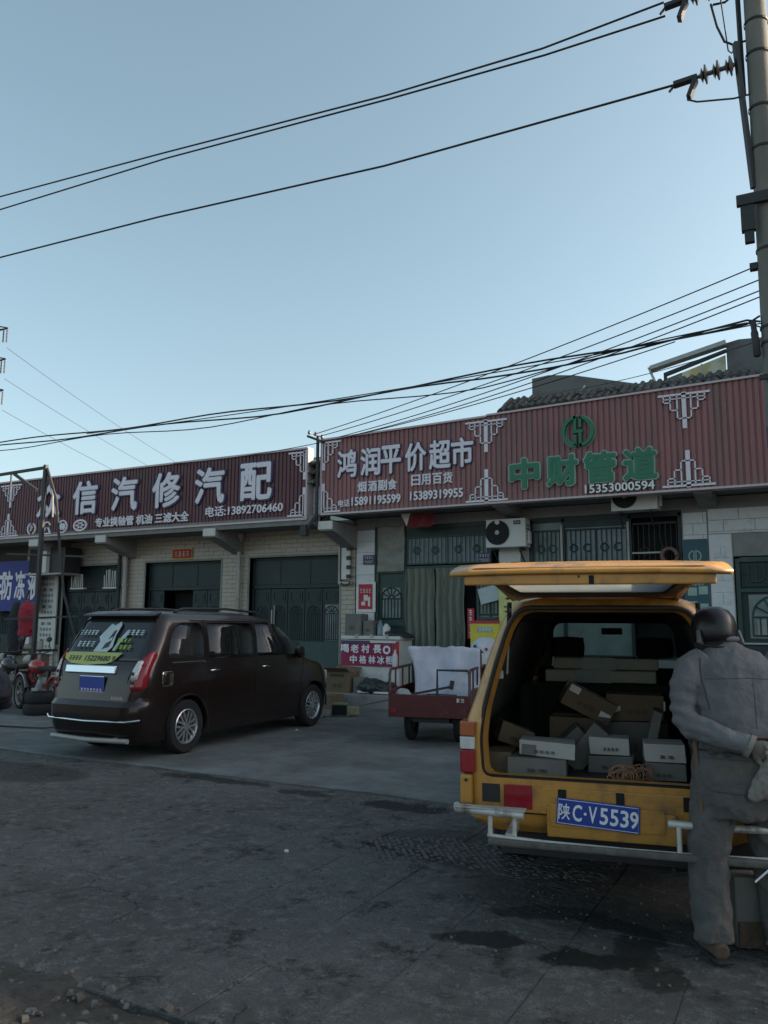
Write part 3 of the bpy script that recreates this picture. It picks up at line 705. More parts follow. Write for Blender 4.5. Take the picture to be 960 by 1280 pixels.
lettering('中财管道', .0,-.015,-.50,.26,.07, m_white, t); glyphs(5, .03,-.014,-.70,.24,.045, m_acw, t); glyphs(4, .0,-.014,-.79,.22,.045, m_acw, t)
for (x, z) in ((-.09,-.92),(.09,-.90),(-.09,-1.16),(.09,-1.2)): one('picture', m_greenside, t, x-.075, x+.075, -.016, -.0125, z-.07, z+.07)
# right-hand gate with U and fan patterns
fd = MB(); 
for x in (-1.12, .02, 1.1): fd.box(x, x+.07, .02, .1, .26, 2.76)
fd.box(-1.05,1.1,.02,.1,2.70,2.78); fd.box(-1.05,1.1,.02,.1,2.18,2.24)
gd = fd.obj('gate', m_door2, sb)
part('gate_panel', m_door, gd, -1.05,1.1,.08,.09,.28,2.70)
for c in (-.80,-.30,.35,.85):
    mb = MB(); mb.tube([(c-.12,.06,2.66),(c-.12,.06,2.42),(c-.07,.06,2.36),(c+.07,.06,2.36),(c+.12,.06,2.42),(c+.12,.06,2.66)], .013, 5); mb.tube([(c,.06,2.66),(c,.06,2.36)], .012, 5)
    mb.tube([(c-.22,.06,2.26),(c-.22,.06,2.5),(c-.12,.06,2.5)], .012,5); mb.tube([(c-.22,.06,2.28),(c+.22,.06,2.28)], .012,5)
    mb.obj('gate_scroll', m_door2, gd)
for c in (-.54, .60):
    arch_grille(c, 1.45, .70, .66, .05, .015).obj('gate_arch', m_door2, gd)
    one('pane', m_palepane, gd, c-.40, c+.40, .068, .078, 1.40, 2.14)
for c in (-.75,-.35,.40,.80): one('slot_pane', mat('pale_slot', (.30,.31,.27), .5), gd, c-.07,c+.07,.055,.064,1.45,1.72)  # slot panes in a plain pale grey
one('rail', m_steel, gd, -1.05,1.1,.0,.05,1.30,1.33); one('kick_panel', m_door, gd, -1.05,1.1,.03,.07,.3,1.28)

# ================================================================ SIGNBOARDS
def corrugated(x0, x1, z0, z1, y, m, parent, pitch=.10):
    mb = MB(); n = int((x1-x0)/pitch); p = (x1-x0)/n; pr = []
    for i in range(n):
        a = x0+i*p; pr += [(a, y), (a+p*.62, y-.0), (a+p*.70, y+.022), (a+p*.92, y+.022)]
    pr.append((x1, y))
    for (x, yy) in pr: mb.v += [(x, yy, z0), (x, yy, z1)]
    for i in range(len(pr)-1): mb.f.append((2*i, 2*i+2, 2*i+3, 2*i+1))
    k = len(mb.v); mb.box(x0, x1, y+.04, y+.18, z0, z1)
    return mb.obj('panel', m, parent)
def channel(ch, x, z, w, h, m, ms, parent, y=-1.02, depth=.05, bold=.025):
    o = lettering(ch, x, y-depth/2, z, w, h, m, parent, depth=depth, bold=bold, name='character')
    if ms:
        me, _ = text_mesh(ch, ms, depth*.9, bold+.03)
        e = link('letter_edge', me, o, (.0, .0, -.012), None, (1.10, 1.08, 1)); 
    return o
def stepped(x, z, s, parent, m, y=-1.02, half=None):
    """lattice ornament of stepped boxes; s=1 pointing up, -1 pointing down; half: -1 left half only, 1 right half only"""
    mb = MB(); d = .025; t = .022
    def bar(xa, za, xb, zb, w=t):
        if half == 1: xa, xb = max(xa, 0), max(xb, 0)
        if half == -1: xa, xb = min(xa, 0), min(xb, 0)
        if abs(xa-xb) < 1e-6 and abs(za-zb) < 1e-6: return
        x0, x1 = sorted((xa, xb)); z0, z1 = sorted((za*s, zb*s))
        mb.box(x+x0-w/2, x+x1+w/2, y-d, y, z+z0-w/2, z+z1+w/2)
    bar(-.40, 0, .40, 0, .035); bar(0, 0, 0, .56, .07)
    for sx in (-1, 1):
        for (xx, zt) in ((.33,.13),(.22,.27),(.11,.42)):
            bar(sx*xx, .02, sx*xx, zt)
        bar(sx*.33,.13,sx*.22,.13); bar(sx*.22,.27,sx*.11,.27); bar(sx*.11,.42,0,.42); bar(sx*.33,.07,sx*.0,.07, .016)
    o = mb.obj('ornament', m, parent); 
    return o
# left sign
s1 = thing('shop_sign', 'long dark maroon garage signboard with big white characters and four small emblems', 'sign', (0,0,0))
SX = .0
corrugated(-19.6, -9.30, 3.80, 5.28, -1.02, m_signdark, s1)
for b in ((-19.62,-9.26,5.28,5.32), (-19.62,-9.26,3.76,3.80)): one('trim', m_trim, s1, b[0], b[1], -1.06, -.84, b[2], b[3])
one('trim', m_trim, s1, -9.30, -9.26, -1.055, -.83, 3.80, 5.28)
for ch, x in zip('众信汽修汽配', (-17.2,-15.88,-14.54,-13.2,-11.9,-10.6)): channel(ch, x, 4.68, .86, .84, m_white, m_navy, s1)
lettering('专业换轴管 机油 三滤大全', -13.98, -1.045, 4.02, 3.0, .24, m_white, s1, depth=.03, bold=.03)
lettering('电话:13892706460', -10.93, -1.045, 4.08, 2.12, .24, m_white, s1, depth=.03, bold=.02)
for k, x in enumerate((-17.81,-17.23,-16.65,-16.02)):
    def ring(rx, rz, w, a0=0, a1=360, st=12):
        p = [(x+rx*math.cos(R_(a)), 3.99+rz*math.sin(R_(a))) for a in range(a0, a1+1, st)]; q = [(x+(rx-w)*math.cos(R_(a)), 3.99+(rz-w)*math.sin(R_(a))) for a in range(a1, a0-1, -st)]
        mb = MB(); n = len(p)
        for i in range(n-1): mb.prism([p[i], p[i+1], q[n-2-i], q[n-1-i]], 'y', -1.05, -1.02)
        return mb
    if k == 0: e = ring(.16,.16,.035,110,250,10); b = ring(.16,.16,.035,-70,70,10); e.add(b.v, b.f); e.prism([(x-.06,3.93),(x-.02,3.93),(x+.06,4.05),(x+.02,4.05)], 'y', -1.05,-1.02); e.prism([(x-.07,4.0),(x+.02,4.08),(x-.02,4.09)], 'y', -1.05,-1.02)
    elif k == 1: e = ring(.15,.16,.035,20,160,10); e.prism([(x-.15,3.85),(x-.10,3.85),(x-.02,4.0),(x-.07,4.0)], 'y', -1.05,-1.02).prism([(x+.15,3.85),(x+.10,3.85),(x+.02,4.0),(x+.07,4.0)], 'y', -1.05,-1.02).prism([(x-.15,3.82),(x+.15,3.82),(x+.15,3.855),(x-.15,3.855)], 'y', -1.05,-1.02)
    elif k == 2: e = ring(.17,.17,.035); e.prism([(x-.09,3.92),(x-.02,3.90),(x+.0,4.02),(x-.04,4.1),(x-.10,4.02)], 'y', -1.05,-1.02).prism([(x+.09,4.06),(x+.02,4.08),(x+.0,3.96),(x+.04,3.88),(x+.10,3.96)], 'y', -1.05,-1.02)
    else:
        e = ring(.24,.15,.045)
        for a in range(0, 360, 60):
            c, s_ = math.cos(R_(a)), math.sin(R_(a)); e.prism([(x+.03*c, 3.99+.02*s_), (x+.10*c-.03*s_, 3.99+.07*s_+.03*c), (x+.17*c, 3.99+.09*s_), (x+.10*c+.03*s_, 3.99+.07*s_-.03*c)], 'y', -1.05,-1.02)
    e.obj('emblem', m_white, s1)
stepped(-18.72, 5.20, -1, s1, m_white); stepped(-18.75, 3.84, 1, s1, m_white)
stepped(-9.34, 5.22, -1, s1, m_white, half=-1); stepped(-9.34, 3.86, 1, s1, m_white, half=-1)
# right sign: supermarket half and pipe shop half share one frame
s2 = thing('shop_sign', 'brown-red supermarket signboard with white characters, left half of the right-hand fascia', 'sign', (0,0,0))
s3 = thing('shop_sign', 'brown-red pipe shop signboard with green characters and green round emblem', 'sign', (0,0,0))
def slanted(x0, x1, zt0, zt1, z0, m, parent):
    """corrugated sheet whose top edge climbs towards the right"""
    o = corrugated(x0, x1, 0, 1, -1.02, m, parent)
    for v in o.data.vertices:
        zt = zt0+(zt1-zt0)*(v.co.x-x0)/(x1-x0); v.co.z = z0+(zt-z0)*v.co.z
    return o
slanted(-8.90, -5.24, 5.42, 5.50, 3.87, m_signred, s2); slanted(-5.235, 1.6, 5.52, 5.68, 3.87, m_signred, s3)
def trimbar(x0, x1, za, zb, par):
    MB().add([(x0,-1.06,za),(x1,-1.06,zb),(x1,-.84,zb),(x0,-.84,za),(x0,-1.06,za+.035),(x1,-1.06,zb+.035),(x1,-.84,zb+.035),(x0,-.84,za+.035)],
             [(0,1,5,4),(1,2,6,5),(2,3,7,6),(3,0,4,7),(4,5,6,7),(3,2,1,0)]).obj('trim', m_trim, par)
trimbar(-8.94,-5.24,5.42,5.50,s2); trimbar(-8.94,-5.24,3.83,3.83,s2); trimbar(-5.235,1.6,5.52,5.68,s3); trimbar(-5.235,1.6,3.83,3.83,s3)
one('trim', m_trim, s2, -8.94,-8.905,-1.055,-.84,3.87,5.42)
for ch, x in zip('鸿润平价超市', (-8.29,-7.74,-7.27,-6.72,-6.20,-5.73)): channel(ch, x, 4.87, .46, .58, m_white, m_navy, s2, depth=.04)
for ch, x in zip('烟酒副食', (-7.93,-7.69,-7.46,-7.24)): channel(ch, x, 4.36, .205, .22, m_white, None, s2, depth=.03)
for ch, x in zip('日用百货', (-6.72,-6.50,-6.26,-6.04)): channel(ch, x, 4.40, .20, .22, m_white, None, s2, depth=.03)
lettering('电话', -8.35, -1.045, 4.05, .28, .15, m_white, s2, depth=.02, bold=.02); lettering('15891195599', -7.61, -1.045, 4.07, 1.12, .18, m_white, s2, depth=.02, bold=.03); lettering('15389319955', -6.28, -1.045, 4.09, 1.12, .18, m_white, s2, depth=.02, bold=.03)
stepped(-8.87, 5.37, -1, s2, m_white, half=1); stepped(-8.87, 3.90, 1, s2, m_white, half=1)
stepped(-5.25, 5.42, -1, s3, m_white, y=-1.025); stepped(-5.25, 3.90, 1, s3, m_white, y=-1.025)
stepped(-1.70, 5.49, -1, s3, m_white, y=-1.025); stepped(-1.68, 3.92, 1, s3, m_white, y=-1.025)
for ch, x in zip('中财管道', (-4.50,-3.80,-3.13,-2.45)): channel(ch, x, 4.35, .56, .56, m_green, m_greenside, s3, depth=.07, bold=.035)
emblem(s3, -3.50, -1.02, 5.03, .29, m_green, .08, m_greenside)
lettering('15353000594', -2.81, -1.06, 3.97, 1.18, .15, mat('silver_letter', (.55,.55,.55), .3, metal=.4, var=.05), s3, depth=.06, bold=.02)
# red cloth tied under the supermarket sign
mb = MB()
for j in range(9):
    for i in range(15): mb.v.append((-7.30+.72*i/14, -.42+.05*math.sin(i*1.1+j*.3), 3.84-.30*j/8*(1-.25*abs(i/14-.5))+.01*math.sin(i)))
for j in range(8):
    for i in range(14): mb.f.append((j*15+i, j*15+i+1, (j+1)*15+i+1, (j+1)*15+i))
t = thing('door_festoon', 'faded red cloth festoon tied above the supermarket door', 'festoon', (0,0,0)); mb.obj('cloth', mat('faded_red_cloth', (.20,.035,.045), .85, var=.3), t, smooth=80)
MB().add([(-7.34,-.46,3.84),(-7.12,-.46,3.84),(-7.20,-.47,3.58)], [(0,1,2)]).obj('white_corner', m_paper, t)
# blue banner at the far left, characters leaning
t = thing('hanging_banner', 'blue cloth banner with white characters hanging at the far left garage bay', 'banner', (-18.19,-.35,1.88), 0)
one('cloth', m_blueb, t, -3.4, 0, -.01, .01, 0, 1.36)
for k, ch in enumerate('液冻防车'):
    me, _ = text_mesh(ch, m_white, .01, .03); o = link('character', me, t, (-.27-k*.52 if k < 3 else -1.72, -.017, .70), (math.pi/2,0,0), (.42,.80,1))
m_plastic_early = mat('dull_black_bin', (.02,.02,.022), .6)
# ================================================================ AIR CONDITIONERS
def outdoor_unit(x, z, w, h, lab, y=-.38, dark_fan=True):
    t = thing('air_conditioner', lab, 'air conditioner', (x, y, z), 0, 'outdoor air conditioner units')
    one('casing', m_acw, t, -w/2, w/2, 0, .30, 0, h, bevel=.012)
    cx = -w*.20; cz = h*.52; R = h*.43
    MB().cyl((cx,-.004,cz),(cx,-.012,cz),R,n=32).obj('fan_opening', m_black, t, smooth=40)
    g = MB()
    for k in range(1, 6): g.tube([(cx+R*k/5*math.cos(a), -.022, cz+R*k/5*math.sin(a)) for a in [2*math.pi*i/24 for i in range(25)]], .004, 4)
    for k in range(12):
        a = math.pi*2*k/12; g.tube([(cx+.05*math.cos(a),-.024,cz+.05*math.sin(a)),(cx+R*math.cos(a),-.022,cz+R*math.sin(a))], .0035, 4)
    g.obj('fan_guard', m_iron, t); MB().cyl((cx,-.014,cz),(cx,-.036,cz),.045,n=14).obj('fan_hub', m_steel, t)
    MB().cyl((cx,-.014,cz+R*.86),(cx,-.03,cz+R*.86),.05,n=10).obj('fan_badge', m_acw, t)
    one('logo_plate', m_navy, t, w*.20, w*.38, -.006, -.001, h*.78, h*.92); glyphs(3, w*.29, -.0062, h*.85, w*.14, h*.06, m_acw, t)
    for xx in (-w*.33, w*.33): MB().bar((xx,.0,-.03),(xx,.38-.02,-.03),.03).bar((xx,.02,-.05),(xx,.36,-.28),.02).obj('bracket', m_iron, t)
    for q in range(5): one('side_slot', m_iron, t, w/2+.0005, w/2+.004, .06,.24,h*(.25+q*.12),h*(.29+q*.12))
    one('valve_cover', m_acw, t, w/2+.001, w/2+.05, .10,.22,.06,.30, bevel=.01)
    return t
outdoor_unit(-5.12, 3.08, .80, .55, 'white outdoor air conditioner mounted between the supermarket and the pipe shop')
outdoor_unit(-2.66, 3.62, .80, .50, 'pale outdoor air conditioner half hidden behind the bottom of the pipe shop sign', y=-.60)
t = thing('air_conditioner', 'grey outdoor air conditioner seen side-on under the left end of the garage sign', 'air conditioner', (-17.85,-.75,2.86), 0, 'outdoor air conditioner units')
one('casing', m_acw, t, -.02, .32, 0, .62, 0, .62, bevel=.01); one('fan_opening', m_black, t, -.35,-.02,.02,.62,.02,.62); one('side_panel', m_iron, t, .33,.9,.1,.62,-.02,.66, bevel=.01)
one('shelf', m_steel, t, -.5,.9,0,.7,-.05,-.01)

# ================================================================ UTILITY POLE AND CABLES
PX, PY = -.19, -4.5
pole = thing('utility_pole', 'tall round concrete utility pole cropped by the right edge with steel brackets and porcelain insulators', 'utility pole', (PX, PY, 0))
m_pole = mat('pole_concrete', (.18,.175,.155), .9, bump=.003, bscale=45, var=.25, scale=4, dirt=(.14,.13,.115), dirt_amt=.35, stretch=(1,1,.3))
MB().lathe([(.19,-.1),(.175,2.5),(.155,5.5),(.135,8.5),(.118,12)], (0,0,0), (0,0,1), 28).obj('shaft', m_pole, pole, smooth=50)
prad = lambda z: .19-(.19-.118)*z/12
def band(z): 
    r = prad(z)+.006; MB().lathe([(r,0),(r+.006,0),(r+.006,.03),(r,.03)], (0,0,z), (.04,0,1), 20).obj('wire_band', m_wire, pole)
for z in (9.3,8.85,8.1,7.55,6.2,5.2,5.0): band(z)
def place(x, y, D):     # a point given in camera pixels and metres of depth, for reading positions off the plan
    return None
# steel angle running up the left side, tilted strut, cross-arm stub
st = MB(); st.bar((-.19,-.03,8.35),(-.20,-.02,11.4),.055,.03); st.obj('steel_angle', m_iron, pole)
st = MB(); st.bar((-.14,-.06,7.05),(-.25,-.12,9.05),.075,.05); st.obj('steel_strut', m_iron, pole)
st = MB(); st.box(-.34,.35,-.22,-.15,6.78,6.92); st.box(-.30,-.14,-.20,-.10,6.45,6.78); st.box(-.27,-.16,-.18,-.10,6.30,6.5); st.obj('crossarm', m_iron, pole, bevel=.006)
MB().box(-.24,-.15,-.05,.05,6.0,6.08).obj('step_bolt', m_iron, pole)
t_ = MB(); t_.lathe([(.03,0),(.045,.02),(.045,.3),(.035,.33),(.035,.45)], (-.21,-.08,4.86), (-.06,0,1), 10); t_.obj('cable_clamp', m_iron, pole, smooth=50)
MB().box(-.2,.1,-.19,-.14,4.54,4.60).obj('bracket_arm', m_iron, pole)
one('number_plate', mat('dark_plate', (.05,.06,.09), .5), pole, -.16,-.04,-.19,-.165,3.7,3.95)
def insulator(p, d, n_sheds, L, m, par, r=.12):
    prof = [(.02,0)]; s = L/n_sheds
    for k in range(n_sheds):
        h = k*s; prof += [(.03,h+.1*s),(r,h+.25*s),(r*1.05,h+.38*s),(.045,h+.5*s),(r*.85,h+.62*s),(.03,h+.8*s)]
    prof += [(.02,L)]
    return MB().lathe(prof, p, d, 14).obj('insulator', m, par, smooth=50)
m_porc = mat('grey_porcelain', (.14,.12,.11), .25, var=.1)
def deadend(z, x0, par):
    """strain insulators and clamp leading left from the strut at height z"""
    d = Vector((-1,0,-.05)).normalized(); p = Vector((x0,-.12,z))
    insulator(p, d, 3, .45, m_porc, par)
    q = p+d*.45
    mb = MB(); mb.bar(q, q+d*.30, .10, .06); mb.bar(q+d*.02+Vector((0,0,-.02)), q+d*.12+Vector((0,0,-.26)), .13,.06); mb.bar(q+d*.28, q+d*.36+Vector((0,0,-.08)), .03)
    mb.obj('strain_clamp', m_iron, par, bevel=.008)
    return q+d*.3
def sag(a, b, s, n=24):
    a = Vector(a); b = Vector(b); return [a.lerp(b, i/n)-Vector((0,0,4*s*(i/n)*(1-i/n))) for i in range(n+1)]
def cable(pts, r, lab, grp=None):
    o = MB().tube(pts, r, 6).obj('overhead_cable', m_wire, smooth=80); return tag(o, lab, 'cable', grp)
e3 = deadend(8.75, -.27, pole)
e1 = deadend(9.92, -.34, pole)
G = 'cables strung along the road from the pole'
P = Vector((PX, PY, 0))
cable([(-75,-4.5,12.2),(-45,-4.5,10.7)] + [Vector((x,-4.5,z)) for x, z in ((-28,9.85),(-20,9.54),(-15,9.36),(-10.4,9.17),(-5.63,8.86))] + [P+e3], .017, 'thick black cable, lowest of the three that cross the upper sky', G)
cable([(-75,-4.5,13.9),(-45,-4.5,12.2)] + [Vector((x,-4.5,z)) for x, z in ((-28,11.35),(-20,11.02),(-15.15,10.80),(-10.4,10.46),(-5.6,10.08),(-3,9.98))] + [P+e1+Vector((0,0,.08))], .016, 'thick black cable, topmost line across the upper sky', G)
cable([(-75,-4.4,13.6),(-45,-4.4,11.95)] + [Vector((x,-4.4,z)) for x, z in ((-28,11.1),(-20,10.76),(-15.15,10.57),(-10.4,10.41),(-5.6,10.08),(-3,9.94))] + [P+e1+Vector((0,.1,-.05))], .016, 'thick black cable just under the topmost line across the upper sky', G)
MB().tube([P+e3+Vector((.16,0,-.26)), P+e3+Vector((.28,0,-.33)), (PX-.30,PY-.1,8.30), (PX-.12,PY-.05,8.33)], .012).obj('jumper_cable', m_wire).parent = None
j = [o for o in bpy.data.objects if o.name == 'jumper_cable'][0]; tag(j, 'short drooping jumper cable under the lower insulator on the utility pole', 'cable')
for k, (pts, lab) in enumerate([
    ([(-.52,.0,9.80),(-.46,.0,9.45),(-.38,0,9.2),(-.28,0,9.12),(-.12,0,9.12)], 'thick drooping jumper cable beside the upper insulators of the pole'),
    ([(-.40,-.05,9.85),(-.36,-.05,9.3),(-.34,-.05,9.02),(-.30,-.08,8.95),(-.25,-.1,9.0)], 'thin jumper wire running down to the top of the tilted steel strut'),
    ([(-.50,.05,9.82),(-.35,.05,9.80),(-.22,.0,9.84),(-.12,0,9.92)], 'short nearly level cable just under the upper insulators of the pole')]):
    tag(MB().tube([P+Vector(p) for p in pts], .016 if k != 1 else .009).obj('jumper_cable', m_wire, smooth=80), lab, 'cable')
# lower bundle, loosely twisted
def wob(x, ph, a): return a*math.sin(x*1.3+ph)
base = [(-75,6.9),(-45,6.0),(-28,5.52),(-20,5.32),(-14.53,5.24),(-10.75,5.17),(-7.7,5.12),(-4.03,5.17),(-2,5.25),(PX-.12,5.36)]
def interp(x):
    for (a, za), (b, zb) in zip(base, base[1:]):
        if a <= x <= b: return za+(zb-za)*(x-a)/(b-a)
    return base[-1][1]
xs = [-75,-60,-45,-36,-28,-24]+[-20+.5*i for i in range(40)]
for k, (ph, a, dz, lab) in enumerate([(0,.03,.0,'black cable, uppermost of the low bundle passing above the garage sign'), (2,.03,-.07,'black cable in the middle of the low bundle above the garage sign'), (4,.05,-.14,'thin black cable sagging lowest in the bundle above the garage sign')]):
    pts = [Vector((x, -4.5+.04*math.cos(x+ph), interp(x)+wob(x,ph,a)+dz*min(1,abs(x)/4))) for x in xs if x < -.4]+[Vector((PX-.16,PY-.1,5.36+dz))]
    cable(pts, .013 if k < 2 else .009, lab, 'low bundle of cables above the signs')
# service wires from pole to the bracket between the signs
bk = thing('wire_bracket', 'small black iron bracket with knobs at the left end of the supermarket sign', 'bracket', (-8.98,-1.10,3.6))
MB().bar((0,0,0),(0,0,1.92),.05).obj('post', m_iron, bk); MB().bar((-.26,0,1.94),(.12,0,1.78),.06,.05).obj('arm', m_iron, bk)
MB().bar((-.25,-.1,-.15),(.02,.0,.25),.06).box(-.30,-.16,-.16,-.02,-.2,.02).obj('stay', m_iron, bk)
for x, z in ((-.22,1.97),(-.06,1.92),(.10,1.84)): MB().lathe([(0,0),(.03,.01),(.035,.05),(.02,.09),(0,.1)], (x,0,z), (0,0,1), 10).obj('knob', m_porc, bk, smooth=50)
for k, (zp, x1, y1, z1, s, lab) in enumerate([
    (6.05,-9.10,-1.1,5.56,.10,'thin service wire, highest of those running from the pole to the iron bracket'),
    (5.86,-8.98,-1.1,5.50,.12,'thin service wire, second of those running from the pole to the iron bracket'),
    (5.72,-8.60,-1.0,5.46,.12,'thin service wire, third from the pole, landing on the supermarket sign edge'),
    (5.64,-8.30,-1.0,5.46,.14,'thin service wire, fourth from the pole, landing on the supermarket sign edge')]):
    cable(sag((PX-.15,PY,zp),(x1,y1,z1),s), .0085, lab, 'service wires fanning from the pole to the supermarket')
cable(sag((-1.35,-4.5,5.23),(-13.2,-1.0,5.31),.30,30), .0075, 'slack thin wire crossing under the bundle towards the garage sign')
cable(sag((PX-.1,PY,5.10),(-5.0,1.2,6.5),.12), .006, 'faint thin wire running to the grey parapet behind the pipe shop')
cable(sag((PX-.15,PY,5.30),(-12.0,-4.52,5.15),.10), .008, 'thin wire just under the low bundle, right half')

# ================================================================ BEHIND THE ROOFS
m_shed = mat('pale_blue_sheet', (.30,.36,.36), .6, var=.1); m_shedroof = mat('teal_roof_edge', (.03,.10,.10), .5)
t = thing('shed', 'pale grey metal shed with teal roof edge rising behind the garage sign', 'shed', (0,0,0))
MB().prism([(-26,3.9),(-26,6.05),(-21.5,6.90),(-12.5,6.35),(-12.5,3.9)], 'y', 6.6, 12).obj('wall', m_shed, t)
MB().prism([(-26.3,6.02),(-26.3,6.12),(-21.5,7.0),(-12.2,6.42),(-12.2,6.32),(-21.5,6.90)], 'y', 6.4, 12.2).obj('roof', m_shedroof, t)
t = thing('house', 'small bright white gable far left behind the garage sign', 'house', (0,0,0))
MB().prism([(-30.5,3.5),(-30.5,6.3),(-28.6,6.95),(-25.2,6.4),(-25.2,3.5)], 'y', 9.5, 14).obj('wall', m_white, t)
t = thing('parapet', 'plain grey rendered parapet wall with sloping top behind the pipe shop roof', 'wall', (0,0,0))
m_render = mat('grey_parapet', (.16,.165,.16), .9, var=.2, scale=1.5, dirt=(.10,.10,.10), dirt_amt=.4)
MB().prism([(-5.12,5.2),(-5.12,6.95),(-4.75,6.98),(-4.2,6.9),(-2.6,6.45),(-2.2,5.2)], 'y', 1.5, 1.75).obj('render', m_render, t)
MB().tube([(-4.35,1.45,6.0),(-4.2,1.45,6.3),(-3.95,1.45,6.62)], .02).obj('pale_cable', m_paper, t)
t = thing('roof_room', 'rooftop room with yellowish glazing under a slanted pale eave and grey wall', 'rooftop room', (0,0,0))
MB().prism([(-1.18,5.2),(-1.18,7.12),(-.95,7.16),(2.5,6.95),(2.5,5.2)], 'y', 1.5, 5).obj('wall', m_render, t)
m_eave = mat('weathered_pale_eave', (.42,.44,.42), .7, var=.15)
MB().prism([(-2.62,6.75),(-2.62,6.83),(-1.18,7.15),(-1.18,7.06)], 'y', 1.36, 1.6).obj('eave', m_eave, t)
MB().prism([(-2.62,6.80),(-2.66,6.80),(-2.45,6.2),(-2.40,6.2)], 'y', 1.36, 1.6).obj('eave_side', m_eave, t)
fr = MB(); fr.prism([(-2.36,5.9),(-2.36,6.66),(-1.18,6.98),(-1.18,6.92),(-2.30,6.60),(-2.30,5.9)], 'y', 1.42, 1.5); fr.obj('window_frame', m_iron, t)
MB().prism([(-2.02,5.9),(-2.02,6.64),(-1.2,6.88),(-1.2,5.9)], 'y', 1.5, 1.52).obj('pane', translucent_glass('yellow_translucent_sheet', (.62,.56,.22)), t)
MB().prism([(-1.66,5.9),(-1.66,6.75),(-1.63,6.76),(-1.63,5.9)], 'y', 1.47, 1.5).obj('mullion', m_eave, t)
MB().prism([(-2.30,5.9),(-2.30,6.58),(-2.02,6.66),(-2.02,5.9)], 'y', 1.55, 1.57).obj('pale_pane', m_shed, t)
t = thing('shading_block', 'unseen rendered block added beyond the right edge, tall enough to shade the forecourt', 'building', (0,0,0))
MB().box(3.0, 40, -.9, 9, 0, 9.98).obj('wall', m_render, t)  # unseen block added for its shadow; height set by where that falls
for k in range(6):
    f = one('window', m_iron, t, 4+k*4.5, 5.8+k*4.5, -.96,-.90,5.2,6.9); one('pane', m_bluepane, f, 4.06+k*4.5, 5.74+k*4.5, -.975,-.962,5.26,6.84)

# transmission tower far left
tw = thing('pylon', 'distant steel lattice pylon cropped by the left edge with hanging insulator strings', 'pylon', (-112.6, 61.3, 0), R_(25))
def lattice(mb, w0, w1, z0, z1, n):
    for i in range(n):
        za, zb = z0+(z1-z0)*i/n, z0+(z1-z0)*(i+1)/n; a = w0+(w1-w0)*i/n; b = w0+(w1-w0)*(i+1)/n
        c0 = [(-a,-a),(a,-a),(a,a),(-a,a)]; c1 = [(-b,-b),(b,-b),(b,b),(-b,b)]
        for k in range(4):
            j2 = (k+1) % 4; mb.bar((*c0[k],za),(*c1[k],zb),.22); mb.bar((*c0[k],za),(*c1[j2],zb),.10); mb.bar((*c0[j2],za),(*c1[k],zb),.10); mb.bar((*c1[k],zb),(*c1[j2],zb),.10)
mb = MB(); lattice(mb, 3.0, .8, 0, 46, 12); mb.obj('lattice_tower', m_iron, tw)
for z in (47.0, 42.0, 37.0):
    mb = MB()
    for s in (-1, 1): mb.bar((0,.4,z-.9),(s*4.6,0,z),.16); mb.bar((0,-.4,z-.9),(s*4.6,0,z),.16); mb.bar((0,0,z+.9),(s*4.6,0,z+.05),.16)
    mb.obj('crossarm', m_iron, tw)
    for s in (-1, 1):
        for d in (0, .55):
            MB().lathe([(.05,0)]+[(r, -.12*k) for k in range(1, 18) for r in ((.16 if k % 2 else .05),)], (s*(4.5-d), 0, z-.2), (0,0,1), 6).obj('insulator_string', m_porc, tw)
for k, (z, lab) in enumerate(((43.9,'thin distant transmission line, highest at the left edge'),(38.9,'thin distant transmission line, second from the top at the left edge'),(33.9,'thin distant transmission line, third from the top at the left edge'))):
    cable(sag((-108.6,63.4,z),(-200+k*6,319,z+8),9,40), .035, lab, 'distant transmission lines at the left')

# ================================================================ WORKSHOP FRAME AND CLUTTER AT THE LEFT
t = thing('steel_gantry', 'black steel post frame with braced top beam standing before the garage sign', 'gantry', (-14.97,-3.0,0))
MB().box(-.04,.04,-.04,.04,0,5.08).obj('post', m_iron, t, bevel=.005)
MB().bar((0,0,5.02),(-6.5,0,4.86),.06).obj('top_beam', m_iron, t)
MB().bar((-.25,0,4.52),(-1.05,0,4.96),.06).obj('brace', m_iron, t); MB().bar((-1.15,0,4.95),(-1.15,0,4.55),.03).obj('hanger', m_iron, t)
MB().bar((-6.5,0,0),(-6.5,0,4.86),.1).obj('post', m_iron, t)
MB().bar((-1.0,0,1.65),(1.0,.3,1.72),.04).obj('lower_rail', m_iron, t)
MB().bar((-1.1,0,3.12),(1.2,.3,3.0),.04).obj('lower_rail', m_iron, t)
MB().tube([(.05,0,5.0),(.28,.1,4.3),(.42,.15,3.3),(.6,.2,2.2),(.95,.3,1.2)], .03).obj('hanging_hose', m_iron, t)
MB().tube([(.03,0,5.0),(.16,.1,4.4),(.2,.1,3.9)], .018).obj('hanging_rope', m_steel, t)
lad = thing('ladder', 'dark wooden stepladder leaning beside the left garage bay', 'ladder', (-16.3,-2.3,0), R_(8))
for s in (-.22,.22): MB().bar((s,-.5,0),(s*.7,.3,2.35),.06,.03).obj('rail', m_iron, lad)
for k in range(7):
    u = .1+k*.125; MB().bar((-.22*(1-.3*u),-.5+.8*u,2.35*u),(.22*(1-.3*u),-.5+.8*u,2.35*u),.03).obj('rung', m_steel, lad)
jk = MB()
jk.tube([(0,0,2.02),(0,-.02,1.85),(0,-.03,1.55),(0,-.02,1.22)], [.05,.17,.19,.20], 10); jk.tube([(.12,0,1.93),(.23,-.02,1.7),(.25,-.03,1.35)], [.08,.075,.06], 8); jk.tube([(-.12,0,1.93),(-.21,0,1.7),(-.2,0,1.4)], [.08,.07,.06], 8)
for i, v in enumerate(jk.v): jk.v[i] = (v[0], v[1]*.55, v[2])
